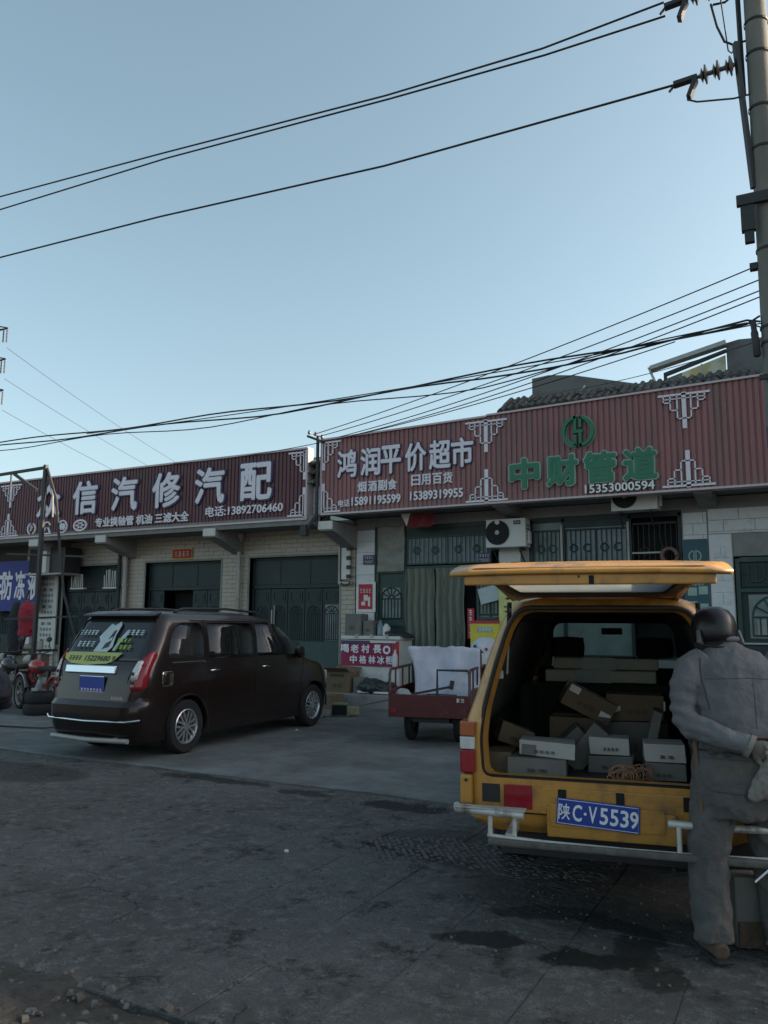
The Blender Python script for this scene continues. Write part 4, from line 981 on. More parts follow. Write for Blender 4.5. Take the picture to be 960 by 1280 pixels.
o = blend(jk, 'hanging_jacket', mat('red_padded_cloth', (.30,.02,.04), .8, var=.25), None, voxel=.02, fold=.02, fscale=7); o.location = (-15.72,-2.65,.05); tag(o, 'red padded jacket hanging by the ladder at the left garage bay', 'jacket')
jk = MB(); jk.tube([(0,0,1.95),(0,0,1.6),(.02,0,1.1),(.05,0,.75)], [.08,.2,.22,.16], 10)
for i, v in enumerate(jk.v): jk.v[i] = (v[0], v[1]*.55, v[2])
o = blend(jk, 'hanging_coat', mat('black_cloth', (.02,.022,.028), .85, var=.3), None, voxel=.025, fold=.02); o.location = (-16.12,-2.62,.1); tag(o, 'black coat hanging left of the red jacket', 'coat')
# machine stand
t = thing('work_stand', 'cluttered grey metal work stand below the hanging jacket', 'stand', (-15.75,-2.35,0))
for x in (-.42,.42):
    for y in (-.2,.2): MB().bar((x,y,0),(x,y,.95),.05).obj('leg', m_steel, t)
one('top_plate', m_iron, t, -.46,.46,-.25,.25,.93,.98); one('shelf', m_iron, t, -.44,.44,-.22,.22,.35,.38)
one('crate', mat('dull_box', (.16,.15,.11), .8), t, -.38,.30,-.2,.18,.385,.86, bevel=.02)
MB().cyl((.2,-.05,.98),(.2,-.05,1.16),.09,n=14).obj('tin', m_steel, t)
# motorcycle
def motorcycle(loc, rz, lab, col):
    t = thing('motorcycle', lab, 'motorcycle', loc, rz, 'motorcycles parked at the left')
    for y, r in ((-.62,.29), (.62,.29)):
        w = MB(); w.lathe([(r-.06,-.04),(r,-.03),(r+.01,0),(r,.03),(r-.06,.04),(r-.06,-.04)], (0,y,r), (1,0,0), 22); wo = w.obj('wheel', m_black, t, smooth=50)
        rm = MB(); rm.lathe([(r-.06,-.025),(r-.085,-.02),(r-.085,.02),(r-.06,.025)], (0,y,r), (1,0,0), 22); rm.cyl((-.05,y,r),(.05,y,r),.035)
        for k in range(8):
            a = k*math.pi/4; rm.tube([(0,y,r),(0,y+(r-.08)*math.cos(a),r+(r-.08)*math.sin(a))], .006, 4)
        rm.obj('rim', m_steel, wo, smooth=50)
    c = mat('paint_'+lab[:5].strip(), col, .25, coat=.6, var=.1)
    MB().tube([(0,.62,.3),(0,.52,.62),(0,.40,.98)], .03).tube([(0,.44,.85),(0,.1,.5),(0,-.25,.42),(0,-.62,.29)], .025).tube([(0,-.25,.42),(0,-.35,.72)], .03).obj('frame', m_iron, t, smooth=60)
    tk = MB(); tk.lathe([(0,0),(.08,.02),(.13,.1),(.14,.25),(.11,.4),(0,.44)], (0,.38,.80), (0,-1,-.12), 14); tk.obj('fuel_tank', c, t, smooth=60)
    st_ = MB(); st_.box(-.11,.11,-.68,-.05,.72,.80); st_.obj('seat', m_black, t, bevel=.03)
    MB().tube([(-.34,.30,1.06),(-.2,.42,1.0),(.2,.42,1.0),(.34,.30,1.06)], .014).obj('handlebar', m_iron, t, smooth=60)
    MB().lathe([(0,0),(.09,.01),(.10,.05),(.06,.14),(0,.16)], (0,.62,.88), (0,-1,0), 14).obj('headlight', m_steel, t, smooth=60)
    MB().lathe([(.32,-.06),(.325,0),(.32,.06)], (0,.62,.32), (1,0,0), 24).obj('wheel_guard', c, t, smooth=60) if False else MB().tube([(0,.62+.34*math.cos(a),.3+.34*math.sin(a)) for a in [R_(x) for x in range(30,160,12)]], [.045]*11, 8).obj('mudguard', c, t, smooth=60)
    MB().tube([(0,-.62+.34*math.cos(a),.3+.34*math.sin(a)) for a in [R_(x) for x in range(20,170,12)]], [.045]*13, 8).obj('mudguard', c, t, smooth=60)
    MB().cyl((0,.05,.30),(0,-.15,.55),.10,n=12).box(-.12,.12,-.15,.1,.22,.40).obj('engine', m_steel, t, bevel=.01)
    MB().tube([(.1,.05,.3),(.13,-.2,.25),(.13,-.75,.32)], [.02,.03,.04], 8).obj('exhaust', m_steel, t, smooth=60)
    for s in (-1, 1): MB().tube([(s*.30,.32,1.05),(s*.27,.34,1.25)], .008).lathe([(0,0),(.05,.005),(.05,.02),(0,.03)], (s*.27,.34,1.27), (0,-1,0), 10).obj('mirror', m_iron, t)
    return t
motorcycle((-12.55,-4.75,0), R_(75), 'red motorcycle parked sideways behind the left rear of the dark minivan', (.30,.02,.02))
motorcycle((-13.7,-4.5,0), R_(70), 'dark motorcycle left of the red one near the steel post', (.03,.03,.04))
motorcycle((-12.9,-3.1,0), R_(80), 'maroon motorcycle furthest back under the vertical white board', (.14,.02,.02))
for k, (x, y, z, r_, rx, lab) in enumerate(((-12.0,-5.15,.10,.30,0,'worn tyre lying flat beside the red motorcycle'),(-12.02,-5.12,.29,.29,0,'worn tyre stacked on top of the flat one by the red motorcycle'),(-13.0,-5.35,.30,.30,80,'tyre leaning upright in the clutter left of the minivan'))):
    tag(MB().lathe([(r_*.6,-.08),(r_*.93,-.09),(r_,-.05),(r_,.05),(r_*.93,.09),(r_*.6,.08),(r_*.6,-.08)], (0,0,0), (0,0,1), 26).obj('tyre', m_black, smooth=45, loc=(x,y,z), rot=(R_(rx),0,R_(30))), lab, 'tyre', 'old tyres at the left')
for k, (x, y, w_, d_, h_, c_, lab) in enumerate(((-13.35,-3.9,.5,.35,.45,m_iron,'dark metal toolbox among the motorcycles'),(-12.2,-3.4,.45,.4,.6,m_card,'brown crate behind the red motorcycle'),(-14.3,-4.9,.5,.4,.35,m_red,'low red tool case near the left edge'),(-11.6,-3.2,.5,.5,.7,m_plastic_early,'black drum-shaped bin behind the minivan'))):
    t = thing('tool_box', lab, 'box', (x,y,0), R_(15*k)); one('body', c_, t, -w_/2,w_/2,-d_/2,d_/2,0,h_, bevel=.015); one('lid', c_, t, -w_/2-.01,w_/2+.01,-d_/2-.01,d_/2+.01,h_+.002,h_+.04, bevel=.01); MB().tube([(-.1,0,h_+.04),(-.08,0,h_+.09),(.08,0,h_+.09),(.1,0,h_+.04)], .01).obj('handle', m_steel, t)
tag(MB().tube([(-9.0,-6.9,.14),(-9.6,-6.6,.10),(-10.3,-6.5,.02),(-11.5,-6.7,.012),(-13,-7.2,.012)], .014).obj('ground_hose', m_wire, smooth=60), 'black hose lying across the apron left of the dark minivan', 'hose')
t = thing('price_board', 'tall narrow white vertical board with small print on the left pillar', 'sign', (-18.15,-.10,.75)); one('board', m_acw, t, -.35,.35,-.02,.02,0,2.3)
for k in range(14): glyphs(4 if k % 3 else 2, 0,-.022,2.15-k*.15,.46,.07, m_iron, t)
t = thing('notice', 'small white notice with dark print beside the red jacket', 'notice', (-18.9,-.3,1.0)); one('sheet', m_paper, t, -.35,.35,-.01,.01,0,.55); glyphs(3,0,-.012,.38,.5,.14,m_iron,t); glyphs(3,0,-.012,.16,.5,.14,m_iron,t)

# ================================================================ FREEZER, CARTONS, LITTER BY THE SHOP
fz = thing('chest_freezer', 'chest freezer with maroon front banner and white characters by the supermarket door', 'freezer', (-7.90,-.42,.26))
one('cabinet', m_acw, fz, -.66,.66,-.28,.30,.10,1.02, bevel=.02); one('lid', m_acw, fz, -.68,.68,-.30,.32,1.03,1.10, bevel=.012)
for x in (-.3,.05,.4): one('lid_handle', m_steel, fz, x-.03,x+.03,-.32,-.302,1.06,1.13, bevel=.006)
for x in (-.55,.55): one('foot', m_iron, fz, x-.05,x+.05,-.22,.22,0,.10)
b_ = MB(); n = 20
for j in range(6):
    for i in range(n+1): b_.v.append((-.66+1.18*i/n, -.300-.012*noise3((i*.3,j*.4,0),1)-.004, 1.0-.50*j/5))
for j in range(5):
    for i in range(n): b_.f.append((j*(n+1)+i, j*(n+1)+i+1, (j+1)*(n+1)+i+1, (j+1)*(n+1)+i))
bn = b_.obj('banner_cloth', m_maroon, fz, smooth=60)
one('side_print', m_red, fz, .525,.66,-.296,-.284,.48,1.0)
one('upper_strip', m_navy, fz, -.66,.0,-.318,-.312,.955,1.005); one('white_strip', m_acw, fz, .02,.60,-.320,-.314,.965,1.0)
for ch, x in zip('喝老村長', (-.56,-.33,-.08,.19)): lettering(ch, x,-.325,.845,.19,.17, m_white, fz, name='character', bold=.035)
for ch, x in zip('中格林冰柜', (-.36,-.14,.07,.27,.46)): lettering(ch, x,-.325,.63,.165,.165, m_white, fz, name='character', bold=.035)
MB().lathe([(.085,0),(.085,.006),(.045,.006),(.045,0)], (.40,-.32,.83), (0,-1,0), 20).obj('round_mark', m_white, fz)
MB().lathe([(0,0),(.055,.01),(.055,.22),(.02,.30),(.02,.34),(0,.34)], (.60,-.34,.50), (0,0,1), 12).obj('bottle_print', m_acw, fz, smooth=60)
def crush(mb, k):
    for i, v in enumerate(mb.v): mb.v[i] = tuple(c+random.uniform(-k, k) for c in v)
    return mb
def carton(x, y, z, w, d, h, rz, m, lab, flaps=False, label_=None, cat='box', group=None, rx=0, ry=0, seam=True):
    t = thing('cardboard_box', lab, cat, (x, y, z), 0, group); t.rotation_euler = (R_(rx), R_(ry), R_(rz))
    crush(MB().box(-w/2, w/2, -d/2, d/2, 0, h), .005).obj('carton', m, t, bevel=.004)
    if w > .2: glyphs(random.choice((2,3,4)), random.uniform(-.05,.05)*w, -d/2-.006, h*.35, w*.4, h*.18, mat('faded_box_print', (.09,.07,.055), .8), t)
    if seam: one('tape', mat('parcel_tape', (.33,.27,.18), .35, var=.1), t, -w/2-.0015, w/2+.0015, -.025, .025, h-.05, h+.0015)
    if flaps:
        for s in (-1, 1):
            MB().box(-w/2,w/2,0,d*.45,0,.005).obj('flap', m, t, loc=(0,s*d/2,h), rot=(R_(35 if s > 0 else 180-28),0,0))
    if label_:
        for (lx, lz, lw, lh, lm) in label_: one('label', lm, t, lx-lw/2, lx+lw/2, -d/2-.003, -d/2-.0005, lz-lh/2, lz+lh/2)
    return t
carton(-8.36,-.45,1.365,.36,.34,.44,2,m_card2,'grey-brown cardboard box standing on the left end of the chest freezer')
carton(-8.02,-.42,1.365,.24,.3,.30,-4,m_card2,'smaller dim cardboard box second from the left on the chest freezer')
for k, (x, r, h, m_, lab) in enumerate(((-7.80,.07,.30,m_glassd,'clear plastic bottle cluster on the freezer top'),(-7.66,.08,.24,m_acw,'white tub on the freezer top beside the black cloth'),)):
    t = thing('container', lab, 'container', (x,-.45,1.365)); MB().lathe([(0,0),(r,.0),(r,h*.7),(r*.5,h*.9),(r*.5,h),(0,h)], (0,0,0), (0,0,1), 14).obj('body', m_ if m_ is not m_glassd else m_bluepane, t, smooth=50); MB().cyl((0,0,h),(0,0,h+.03),r*.55).obj('cap', m_iron, t)
mb = MB(); mb.lathe([(0,0),(.30,.0),(.30,.03),(.16,.07),(0,.10)], (0,0,0), (.15,0,1), 14)
tag(blend(mb, 'bundle', mat('black_plastic_bag', (.03,.035,.035), .35, var=.3), None, voxel=.02, fold=.02, fscale=9), 'crumpled black plastic bag lying on the right part of the freezer top', 'bag').location = (-7.38,-.42,1.37)
carton(-8.36,-1.02,.26,.58,.42,.40,3,m_card,'large brown carton on the platform left of the freezer, topmost flap open', flaps=True, label_=[(0,.33,.3,.05,m_iron)])
carton(-8.42,-1.62,.0,.66,.44,.26,-2,m_card,'low brown carton on the ground in front of the platform', seam=False)
carton(-7.95,-.98,.26,.22,.3,.30,12,m_card2,'narrow dark carton right of the large brown carton')
mb = MB(); mb.lathe([(0,0),(.26,.02),(.30,.12),(.2,.24),(0,.28)], (0,0,0), (.1,.1,1), 14); mb.lathe([(0,0),(.2,.02),(.22,.1),(.12,.2),(0,.22)], (.32,.02,0), (-.1,0,1), 12)
tag(blend(mb, 'bin_bag', mat('black_plastic_bag', (.03,.035,.035), .35), None, voxel=.02, fold=.025, fscale=8), 'black plastic sack lying in front of the chest freezer', 'bag').location = (-7.65,-1.02,.26)
t = thing('plank', 'white plank lying on the platform below the freezer banner', 'plank', (-7.5,-1.20,.28), R_(-3)); one('board', m_paper, t, -.38,.42,-.05,.05,0,.035)
# dustpan, broom and scraps beside the minivan nose
t = thing('dustpan', 'green plastic dustpan standing on the ground between the minivan and the tricycle', 'dustpan', (-7.35,-2.75,0), R_(20))
gm = mat('faded_green_plastic', (.14,.19,.11), .6, var=.25)
MB().prism([(-.17,0),(.17,0),(.14,.24),(-.14,.24)], 'y', -.06, .08).obj('pan', gm, t, bevel=.02); one('mouth', m_dark, t, -.13,.13,-.068,-.061,.03,.2)
t = thing('broom', 'broom with pale handle lying on the ground by the dustpan', 'broom', (-6.9,-2.5,.03), R_(25))
MB().cyl((-.2,0,.16),(.55,.1,.30),.016).obj('handle', m_card2, t); MB().box(-.42,-.18,-.07,.07,0,.14).obj('brush', mat('straw', (.28,.25,.15), .9, var=.4, scale=40), t, bevel=.02)
t = thing('rag', 'dark rag heap by the front wheel of the minivan', 'rag', (0,0,0)); mb = MB(); mb.lathe([(0,0),(.22,.01),(.18,.08),(0,.11)], (-7.72,-3.0,0), (0,0,1), 12); blend(mb, 'cloth', m_card2, t, voxel=.015, fold=.025, fscale=10)
# ================================================================ VEHICLES
class Hull:
    """car body defined by level slices: z -> (half width, rear y, front y, rear corner radius, front corner radius)"""
    def __init__(s, sl): s.sl = sl
    def at(s, z):
        S = s.sl
        if z <= S[0][0]: return S[0][1:]
        for a, b in zip(S, S[1:]):
            if a[0] <= z <= b[0]:
                t = (z-a[0])/(b[0]-a[0]); return tuple(a[i]+(b[i]-a[i])*t for i in range(1, 6))
        return S[-1][1:]
    def ring(s, z, inset=0.0, n=7):
        hw, y0, y1, r0, r1 = s.at(z); hw -= inset; y0 += inset; y1 -= inset
        r0 = min(max(.03, r0-inset), hw*.95); r1 = min(max(.03, r1-inset), hw*.95); out = []
        for (cx, cy, r, a0) in ((hw-r0, y0+r0, r0, -90), (hw-r1, y1-r1, r1, 0), (-(hw-r1), y1-r1, r1, 90), (-(hw-r0), y0+r0, r0, 180)):
            for i in range(n+1):
                t = R_(a0+90*i/n); out.append((cx+r*math.cos(t), cy+r*math.sin(t)))
        # rear bow
        return [(x, y-(.03*(1-(x/hw)**2) if y < y0+.02 else 0), z) for x, y in out]
    def solid(s, zs, inset=0.0):
        mb = MB(); n = None
        for z in zs:
            r = s.ring(z, inset); n = len(r); mb.v += r
        for j in range(len(zs)-1):
            for i in range(n): mb.f.append((j*n+i, j*n+(i+1) % n, (j+1)*n+(i+1) % n, (j+1)*n+i))
        mb.f.append(tuple(range(n-1, -1, -1))); mb.f.append(tuple(range((len(zs)-1)*n, len(zs)*n))); return mb
    def side_x(s, z, y=None): return s.at(z)[0]
    def rear_y(s, x, z):
        hw, y0, y1, r0, r1 = s.at(z); ax = abs(x)
        if ax <= hw-r0: return y0-.03*(1-(x/hw)**2)*0
        d = min(r0, ax-(hw-r0)); return y0+r0-math.sqrt(max(0, r0*r0-d*d))
    def side_patch(s, poly, off, side=1, zs=None, thick=.004):
        """thin shell following the side of the body inside a (y, z) polygon"""
        bm = bmesh.new(); vs = [bm.verts.new((0, y, z)) for y, z in poly]; bm.faces.new(vs)
        z0 = min(p[1] for p in poly); z1 = max(p[1] for p in poly); n = max(2, int((z1-z0)/.05))
        for k in range(1, n):
            z = z0+(z1-z0)*k/n
            bmesh.ops.bisect_plane(bm, geom=bm.verts[:]+bm.edges[:]+bm.faces[:], plane_co=(0,0,z), plane_no=(0,0,1))
        for v in bm.verts: v.co.x = side*(s.side_x(v.co.z)+off)
        me = bpy.data.meshes.new('patch'); bm.to_mesh(me); bm.free(); return me
    def rear_patch(s, poly, off):
        bm = bmesh.new(); vs = [bm.verts.new((x, 0, z)) for x, z in poly]; bm.faces.new(vs)
        for ax, no in ((0,(1,0,0)), (2,(0,0,1))):
            lo = min(p[0 if ax == 0 else 1] for p in poly); hi = max(p[0 if ax == 0 else 1] for p in poly); n = max(2, int((hi-lo)/.05))
            for k in range(1, n):
                c = lo+(hi-lo)*k/n
                bmesh.ops.bisect_plane(bm, geom=bm.verts[:]+bm.edges[:]+bm.faces[:], plane_co=(c,0,0) if ax == 0 else (0,0,c), plane_no=no)
        for v in bm.verts: v.co.y = s.rear_y(v.co.x, v.co.z)-off
        me = bpy.data.meshes.new('patch'); bm.to_mesh(me); bm.free(); return me
def patch(me, name, m, parent, thick=.006, smooth=60):
    me.name = name; me.materials.append(m); me.shade_smooth(); o = link(name, me, parent)
    s = o.modifiers.new('thick', 'SOLIDIFY'); s.thickness = thick; s.offset = 0
    return o
def rounded(poly, r=.05, n=4):
    out = []
    N = len(poly)
    for i in range(N):
        p = Vector(poly[i]); a = Vector(poly[i-1]); b = Vector(poly[(i+1) % N])
        ra = min(r, (a-p).length*.45); rb = min(r, (b-p).length*.45)
        A = p+(a-p).normalized()*ra; B = p+(b-p).normalized()*rb
        for k in range(n+1):
            t = k/n; q = A*(1-t)**2+p*2*t*(1-t)+B*t*t; out.append((q.x, q.y))
    return out
def cutter(poly, axis, c0, c1):
    o = MB().prism(poly, axis, c0, c1).obj('cutter', m_iron); return o
def car_wheel(parent, x, y, r, w, side, m_rim, spokes=7):
    tw_ = MB(); tw_.lathe([(r*.66,-w/2+.01),(r*.93,-w/2),(r,-w/2+.03),(r,w/2-.03),(r*.93,w/2),(r*.66,w/2-.01),(r*.66,-w/2+.01)], (x,y,r), (side,0,0), 40)
    wheel = tw_.obj('wheel', m_black, parent, smooth=40)
    rm = MB(); rm.lathe([(r*.66,w/2-.012),(r*.62,w/2-.004),(r*.58,w/2-.03),(r*.58,-w/2)], (x,y,r), (side,0,0), 40)
    xo = x+side*(w/2-.03)
    for k in range(spokes):
        a = 2*math.pi*k/spokes+.2; c, s_ = math.cos(a), math.sin(a)
        p0 = Vector((xo+side*.012, y+.05*c, r+.05*s_)); p1 = Vector((xo, y+r*.60*c, r+r*.60*s_)); t = Vector((0,-s_,c))
        for sg in (-1, 1):
            q = [p0+t*.012*sg, p0+t*.034*sg, p1+t*(.052)*sg, p1+t*(.018)*sg]; d = Vector((side*.022,0,0))
            rm.add([v for v in q]+[v-d for v in q], [(0,1,2,3),(7,6,5,4),(0,4,5,1),(1,5,6,2),(2,6,7,3),(3,7,4,0)])
    rm.cyl((xo-side*.02,y,r),(xo+side*.02,y,r),.055,n=16)
    rm.obj('rim', m_rim, wheel, smooth=40)
    MB().cyl((x+side*(w/2-.09),y,r),(x+side*(w/2-.08),y,r),r*.6,n=24).obj('brake_disc', m_iron, wheel)
    return wheel
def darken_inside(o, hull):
    """the inner skin of the shell gets its own near-black colour"""
    o.data.materials.clear(); o.data.materials.append(m_brown if hull is H else m_yel); o.data.materials.append(mat('cabin_shade', (.02,.02,.02), .9))  # near black stands in for the shade inside the cabin
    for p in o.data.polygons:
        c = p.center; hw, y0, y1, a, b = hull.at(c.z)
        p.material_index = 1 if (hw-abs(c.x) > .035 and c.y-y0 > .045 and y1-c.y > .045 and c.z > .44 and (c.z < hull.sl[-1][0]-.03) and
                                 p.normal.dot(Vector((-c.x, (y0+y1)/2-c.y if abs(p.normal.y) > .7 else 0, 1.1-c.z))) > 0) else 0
m_rim = mat('alloy', (.55,.56,.58), .3, metal=.8, var=.08)
m_chrome = mat('chrome', (.62,.63,.65), .2, metal=1, var=.03)
m_redlens = mat('red_lens', (.26,.010,.022), .22, coat=.5, var=.15, scale=25)
m_clearlens = mat('clear_lens', (.55,.55,.56), .12, coat=.8, var=.2, scale=30)
m_plate = mat('blue_plate', (.02,.055,.30), .4, var=.08)
m_plastic = mat('dark_plastic', (.02,.02,.022), .55, var=.2)

# ---------------------------------------------------------------- dark brown minivan
m_brown = mat('brown_metallic_paint', (.016,.009,.008), .32, metal=.2, coat=.55, var=.08, dirt=(.035,.03,.027), dirt_amt=.12, dirt_scale=1.5)
H = Hull([(.20,.82,.16,4.62,.25,.5),(.30,.86,.05,4.72,.3,.55),(.46,.875,.0,4.78,.32,.6),(.62,.885,.0,4.78,.32,.6),(.68,.885,.07,4.76,.28,.6),(.80,.89,.09,4.72,.24,.6),(.93,.89,.11,4.60,.22,.55),
          (1.00,.888,.125,4.40,.22,.5),(1.05,.884,.14,4.05,.22,.4),(1.12,.876,.17,3.84,.22,.35),(1.25,.86,.25,3.66,.22,.3),(1.40,.84,.35,3.38,.2,.3),(1.55,.795,.44,3.10,.19,.28),(1.64,.755,.49,2.90,.18,.26),(1.70,.70,.52,2.66,.2,.3),(1.735,.60,.58,2.40,.25,.3),(1.75,.42,.75,2.1,.25,.3)])
mv = thing('minivan', 'dark brown minivan parked nose-in with stickers across its rear window', 'minivan', (-7.66,-8.07,0), R_(2)); mv.scale = (.865,1,1)
zs = [.20,.26,.32,.40,.46,.54,.62,.65,.68,.74,.80,.87,.93,.97,1.0,1.025,1.05,1.085,1.12,1.18,1.25,1.32,1.40,1.48,1.55,1.60,1.64,1.67,1.70,1.72,1.735,1.745,1.75]
body = H.solid(zs).obj('body', m_brown, None)
inner = H.solid([.45,.62,.8,.93,1.0,1.05,1.12,1.25,1.40,1.55,1.62,1.66,1.69], .07).obj('cutter', m_dark)
boolean(body, inner)
W1 = rounded([(.52,1.16),(1.22,1.14),(1.22,1.60),(.78,1.60),(.60,1.45)], .09)
W2 = rounded([(1.32,1.14),(2.32,1.14),(2.32,1.60),(1.32,1.60)], .06)
W3 = rounded([(2.40,1.14),(3.60,1.14),(3.44,1.26),(2.98,1.56),(2.86,1.60),(2.40,1.60)], .05)
for w in (W1, W2, W3): boolean(body, cutter(w, 'x', -1.2, 1.2))
RW = rounded([(-.76,1.13),(.76,1.13),(.665,1.645),(-.665,1.645)], .08)
boolean(body, cutter(RW, 'y', -.4, .9))
WS = rounded([(-.72,1.10),(.72,1.10),(.62,1.60),(-.62,1.60)], .08); boolean(body, cutter(WS, 'y', 2.3, 4.4))
for y in (.92, 3.95):
    c = MB().cyl((-1.2,y,.33),(-.62,y,.33),.375,n=36).obj('cutter', m_dark); boolean(body, c)
    c = MB().cyl((.62,y,.33),(1.2,y,.33),.375,n=36).obj('cutter', m_dark); boolean(body, c)
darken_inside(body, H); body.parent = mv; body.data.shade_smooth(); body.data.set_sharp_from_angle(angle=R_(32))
m_tint = glass_mat('tinted_glass', (.22,.24,.24), alpha=.25); m_tintd = glass_mat('dark_tinted_glass', (.10,.11,.12), alpha=.7)
for s in (-1, 1):
    for w, m_ in ((W1, m_tintd), (W2, m_tint), (W3, m_tint)): patch(H.side_patch(w, -.012, s), 'side_window', m_, mv)
    # chrome strip under the windows, roof rail, door lines, handles, mirror
    MB().tube([(s*(H.side_x(1.115)+.004), y, 1.115) for y in (.60,1.22)], .008).obj('chrome_strip', m_chrome, mv)
    MB().tube([(s*(H.side_x(1.63)+.006), y, 1.63) for y in (1.0,1.9,2.85)], .009).obj('chrome_strip', m_chrome, mv)
    MB().tube([(s*.62,.85,1.735),(s*.63,1.0,1.775),(s*.63,1.9,1.79),(s*.61,2.6,1.755),(s*.60,2.75,1.715)], .017, 8).obj('roof_rail', m_plastic, mv, smooth=50)
    for pts in ([(1.27,.62),(1.27,1.64)], [(2.36,.42),(2.36,1.62)], [(3.52,.42),(3.62,1.10)], [(1.32,.42),(3.52,.42)], [(.30,1.08),(3.6,1.08)]):
        q = []
        (ya, za), (yb, zb) = pts
        for k in range(13):
            z = za+(zb-za)*k/12; q.append((s*(H.side_x(z)+.0008), ya+(yb-ya)*k/12, z))
        MB().tube(q, .004, 4).obj('door_gap', m_dark, mv)
    MB().box(-.02,.02,.55,2.72,-.012,.012).obj('slide_rail', m_dark, mv, loc=(s*.918,.30,1.06)) if False else None
    for y in (1.42, 2.60):
        hb = MB(); x = s*(H.side_x(.99)+.028); hb.tube([(x-s*.025,y-.09,.99),(x,y-.075,.99),(x,y+.075,.99),(x-s*.025,y+.09,.99)], .013, 8).obj('door_handle', m_chrome, mv, smooth=60)
        MB().lathe([(0,0),(.04,0),(.045,.004),(0,.006)], (s*(H.side_x(.99)+.001),y,.99), (s,0,0), 16).obj('handle_cup', m_plastic, mv)
    mr_ = MB(); mr_.lathe([(0,0),(.07,.02),(.095,.07),(.085,.13),(0,.16)], (s*.87,3.42,1.16), (s,0,.12), 14); mo = mr_.obj('wing_mirror', m_brown, mv, smooth=60)
for s in (-1, 1):
    for y in (.92, 3.95):
        car_wheel(mv, s*.77, y, .325, .215, s, m_rim)
        MB().tube([(s*.888, y+.385*math.cos(a), .33+.385*math.sin(a)) for a in [R_(x) for x in range(-5, 186, 10)]], .014, 6).obj('arch_lip', m_brown, mv, smooth=60)
fl = rounded([(.42,.84),(.60,.84),(.60,1.01),(.42,1.01)], .03)
patch(H.side_patch(fl, .003, 1), 'fuel_flap', m_brown, mv); 
MB().tube([(H.side_x(z)+.004, y, z) for y, z in fl+[fl[0]]], .006, 4).obj('flap_rim', m_chrome, mv)
# rear: glass, spoiler, lights, garnish, plate, bumper details
rg = patch(H.rear_patch(RW, -.012), 'rear_window', m_tintd, mv)
MB().add([(-.68,.44,1.70),(.68,.44,1.70),(.62,.64,1.742),(-.62,.64,1.742),(-.69,.42,1.678),(.69,.42,1.678),(.66,.54,1.67),(-.66,.54,1.67)],
         [(0,1,2,3),(4,5,1,0),(7,6,5,4),(3,2,6,7),(0,3,7,4),(1,5,6,2)]).obj('spoiler', m_brown, mv, bevel=.012)
for s in (-1, 1):
    lens = [(.67,.82),(.74,.80),(.85,.82),(.86,.98),(.855,1.20),(.82,1.28),(.76,1.20),(.70,1.06)]
    P_ = [(s*x, z) for x, z in (lens if s > 0 else lens)]
    P_ = [(s*min(abs(x), .868), z) for x, z in P_]
    o = patch(H.rear_patch(rounded(P_, .04), .010), 'tail_light', m_redlens, mv, thick=.03)
    cl = [(.675,.93),(.765,.93),(.78,1.06),(.78,1.15),(.715,1.15),(.685,1.05)]
    patch(H.rear_patch(rounded([(s*x, z) for x, z in cl], .02), .030), 'clear_lens', m_clearlens, o, thick=.008)
    for z in (.90, 1.0): MB().box(-.022,.022,-.003,.003,-.02,.02).obj('bulb', m_iron, o, loc=(s*.70, H.rear_y(.70,z)-.037, z))
    sp = [(y, z) for y, z in ((.16,.82),(.22,.84),(.25,.98),(.28,1.14),(.30,1.26),(.24,1.26))]
MB().box(-.56,.38,-.016,.02,-.05,.05).obj('chrome_garnish', m_chrome, mv, bevel=.012, loc=(0, H.rear_y(0,1.02)-.022,1.035), rot=(R_(-12),0,0))
pl = one('number_plate', m_plate, mv, -.235,.215,.066,.080,.775,.955, bevel=.003)
glyphs(7, -.01,.0655,.80,.40,.03, m_white, pl)
MB().tube([(-.235,.066,.775),(.215,.066,.775),(.215,.066,.955),(-.235,.066,.955),(-.235,.066,.775)], .004, 4).obj('plate_rim', m_chrome, pl)
MB().box(.36,.58,.058,.066,.70,.713).obj('model_script', m_chrome, mv)
for k in range(5): MB().box(.37+k*.042,.398+k*.042,.056,.064,.718,.734).obj('badge_letter', m_chrome, mv)
MB().tube([(-.86,.10,.475),(-.7,.0,.455),(0,-.035,.445),(.7,.0,.455),(.86,.10,.475)], .012, 6).obj('bumper_strip', m_chrome, mv, smooth=60)
MB().tube([(-.70,.06,.235),(0,.02,.225),(.70,.06,.235)], .03, 8).obj('bumper_lower', m_steel, mv, smooth=60)
MB().tube([(-.86,.165,1.10),(0,.14,1.105),(.86,.165,1.10)], .004, 4).obj('gate_gap', m_dark, mv)
MB().tube([(-.60,.10,.70),(-.62,.10,.95),(-.70,.16,1.12)], .004, 4).obj('gate_gap', m_dark, mv); MB().tube([(.60,.085,.70),(.62,.095,.95),(.70,.15,1.12)], .004, 4).obj('gate_gap', m_dark, mv)
# stickers on the rear glass: the glass leans forward
gl0 = Vector((0, H.rear_y(0,1.14)-.012, 1.14)); gl1 = Vector((0, H.rear_y(0,1.58)-.012, 1.58)); tilt = math.atan2(gl1.y-gl0.y, gl1.z-gl0.z)
def on_glass(x, z): t = (z-1.14)/.44; return (x, gl0.y+(gl1.y-gl0.y)*t-.010, z)
def sticker(poly, m, name, off=0.0):
    mb = MB(); n = len(poly); f = [Vector(on_glass(x, z))-Vector((0,off,0)) for x, z in poly]; d = Vector((0,-.002,0))
    mb.add(f+[v+d for v in f], [tuple(range(n)), tuple(range(2*n-1, n-1, -1))]+[(i, n+i, n+(i+1) % n, (i+1) % n) for i in range(n)])
    return mb.obj(name, m, rg)
m_stk = mat('yellow_green_film', (.38,.42,.13), .5, var=.12); m_stkw = mat('white_film', (.42,.50,.52), .5, var=.12); m_stkg = mat('green_film', (.25,.42,.05), .5)
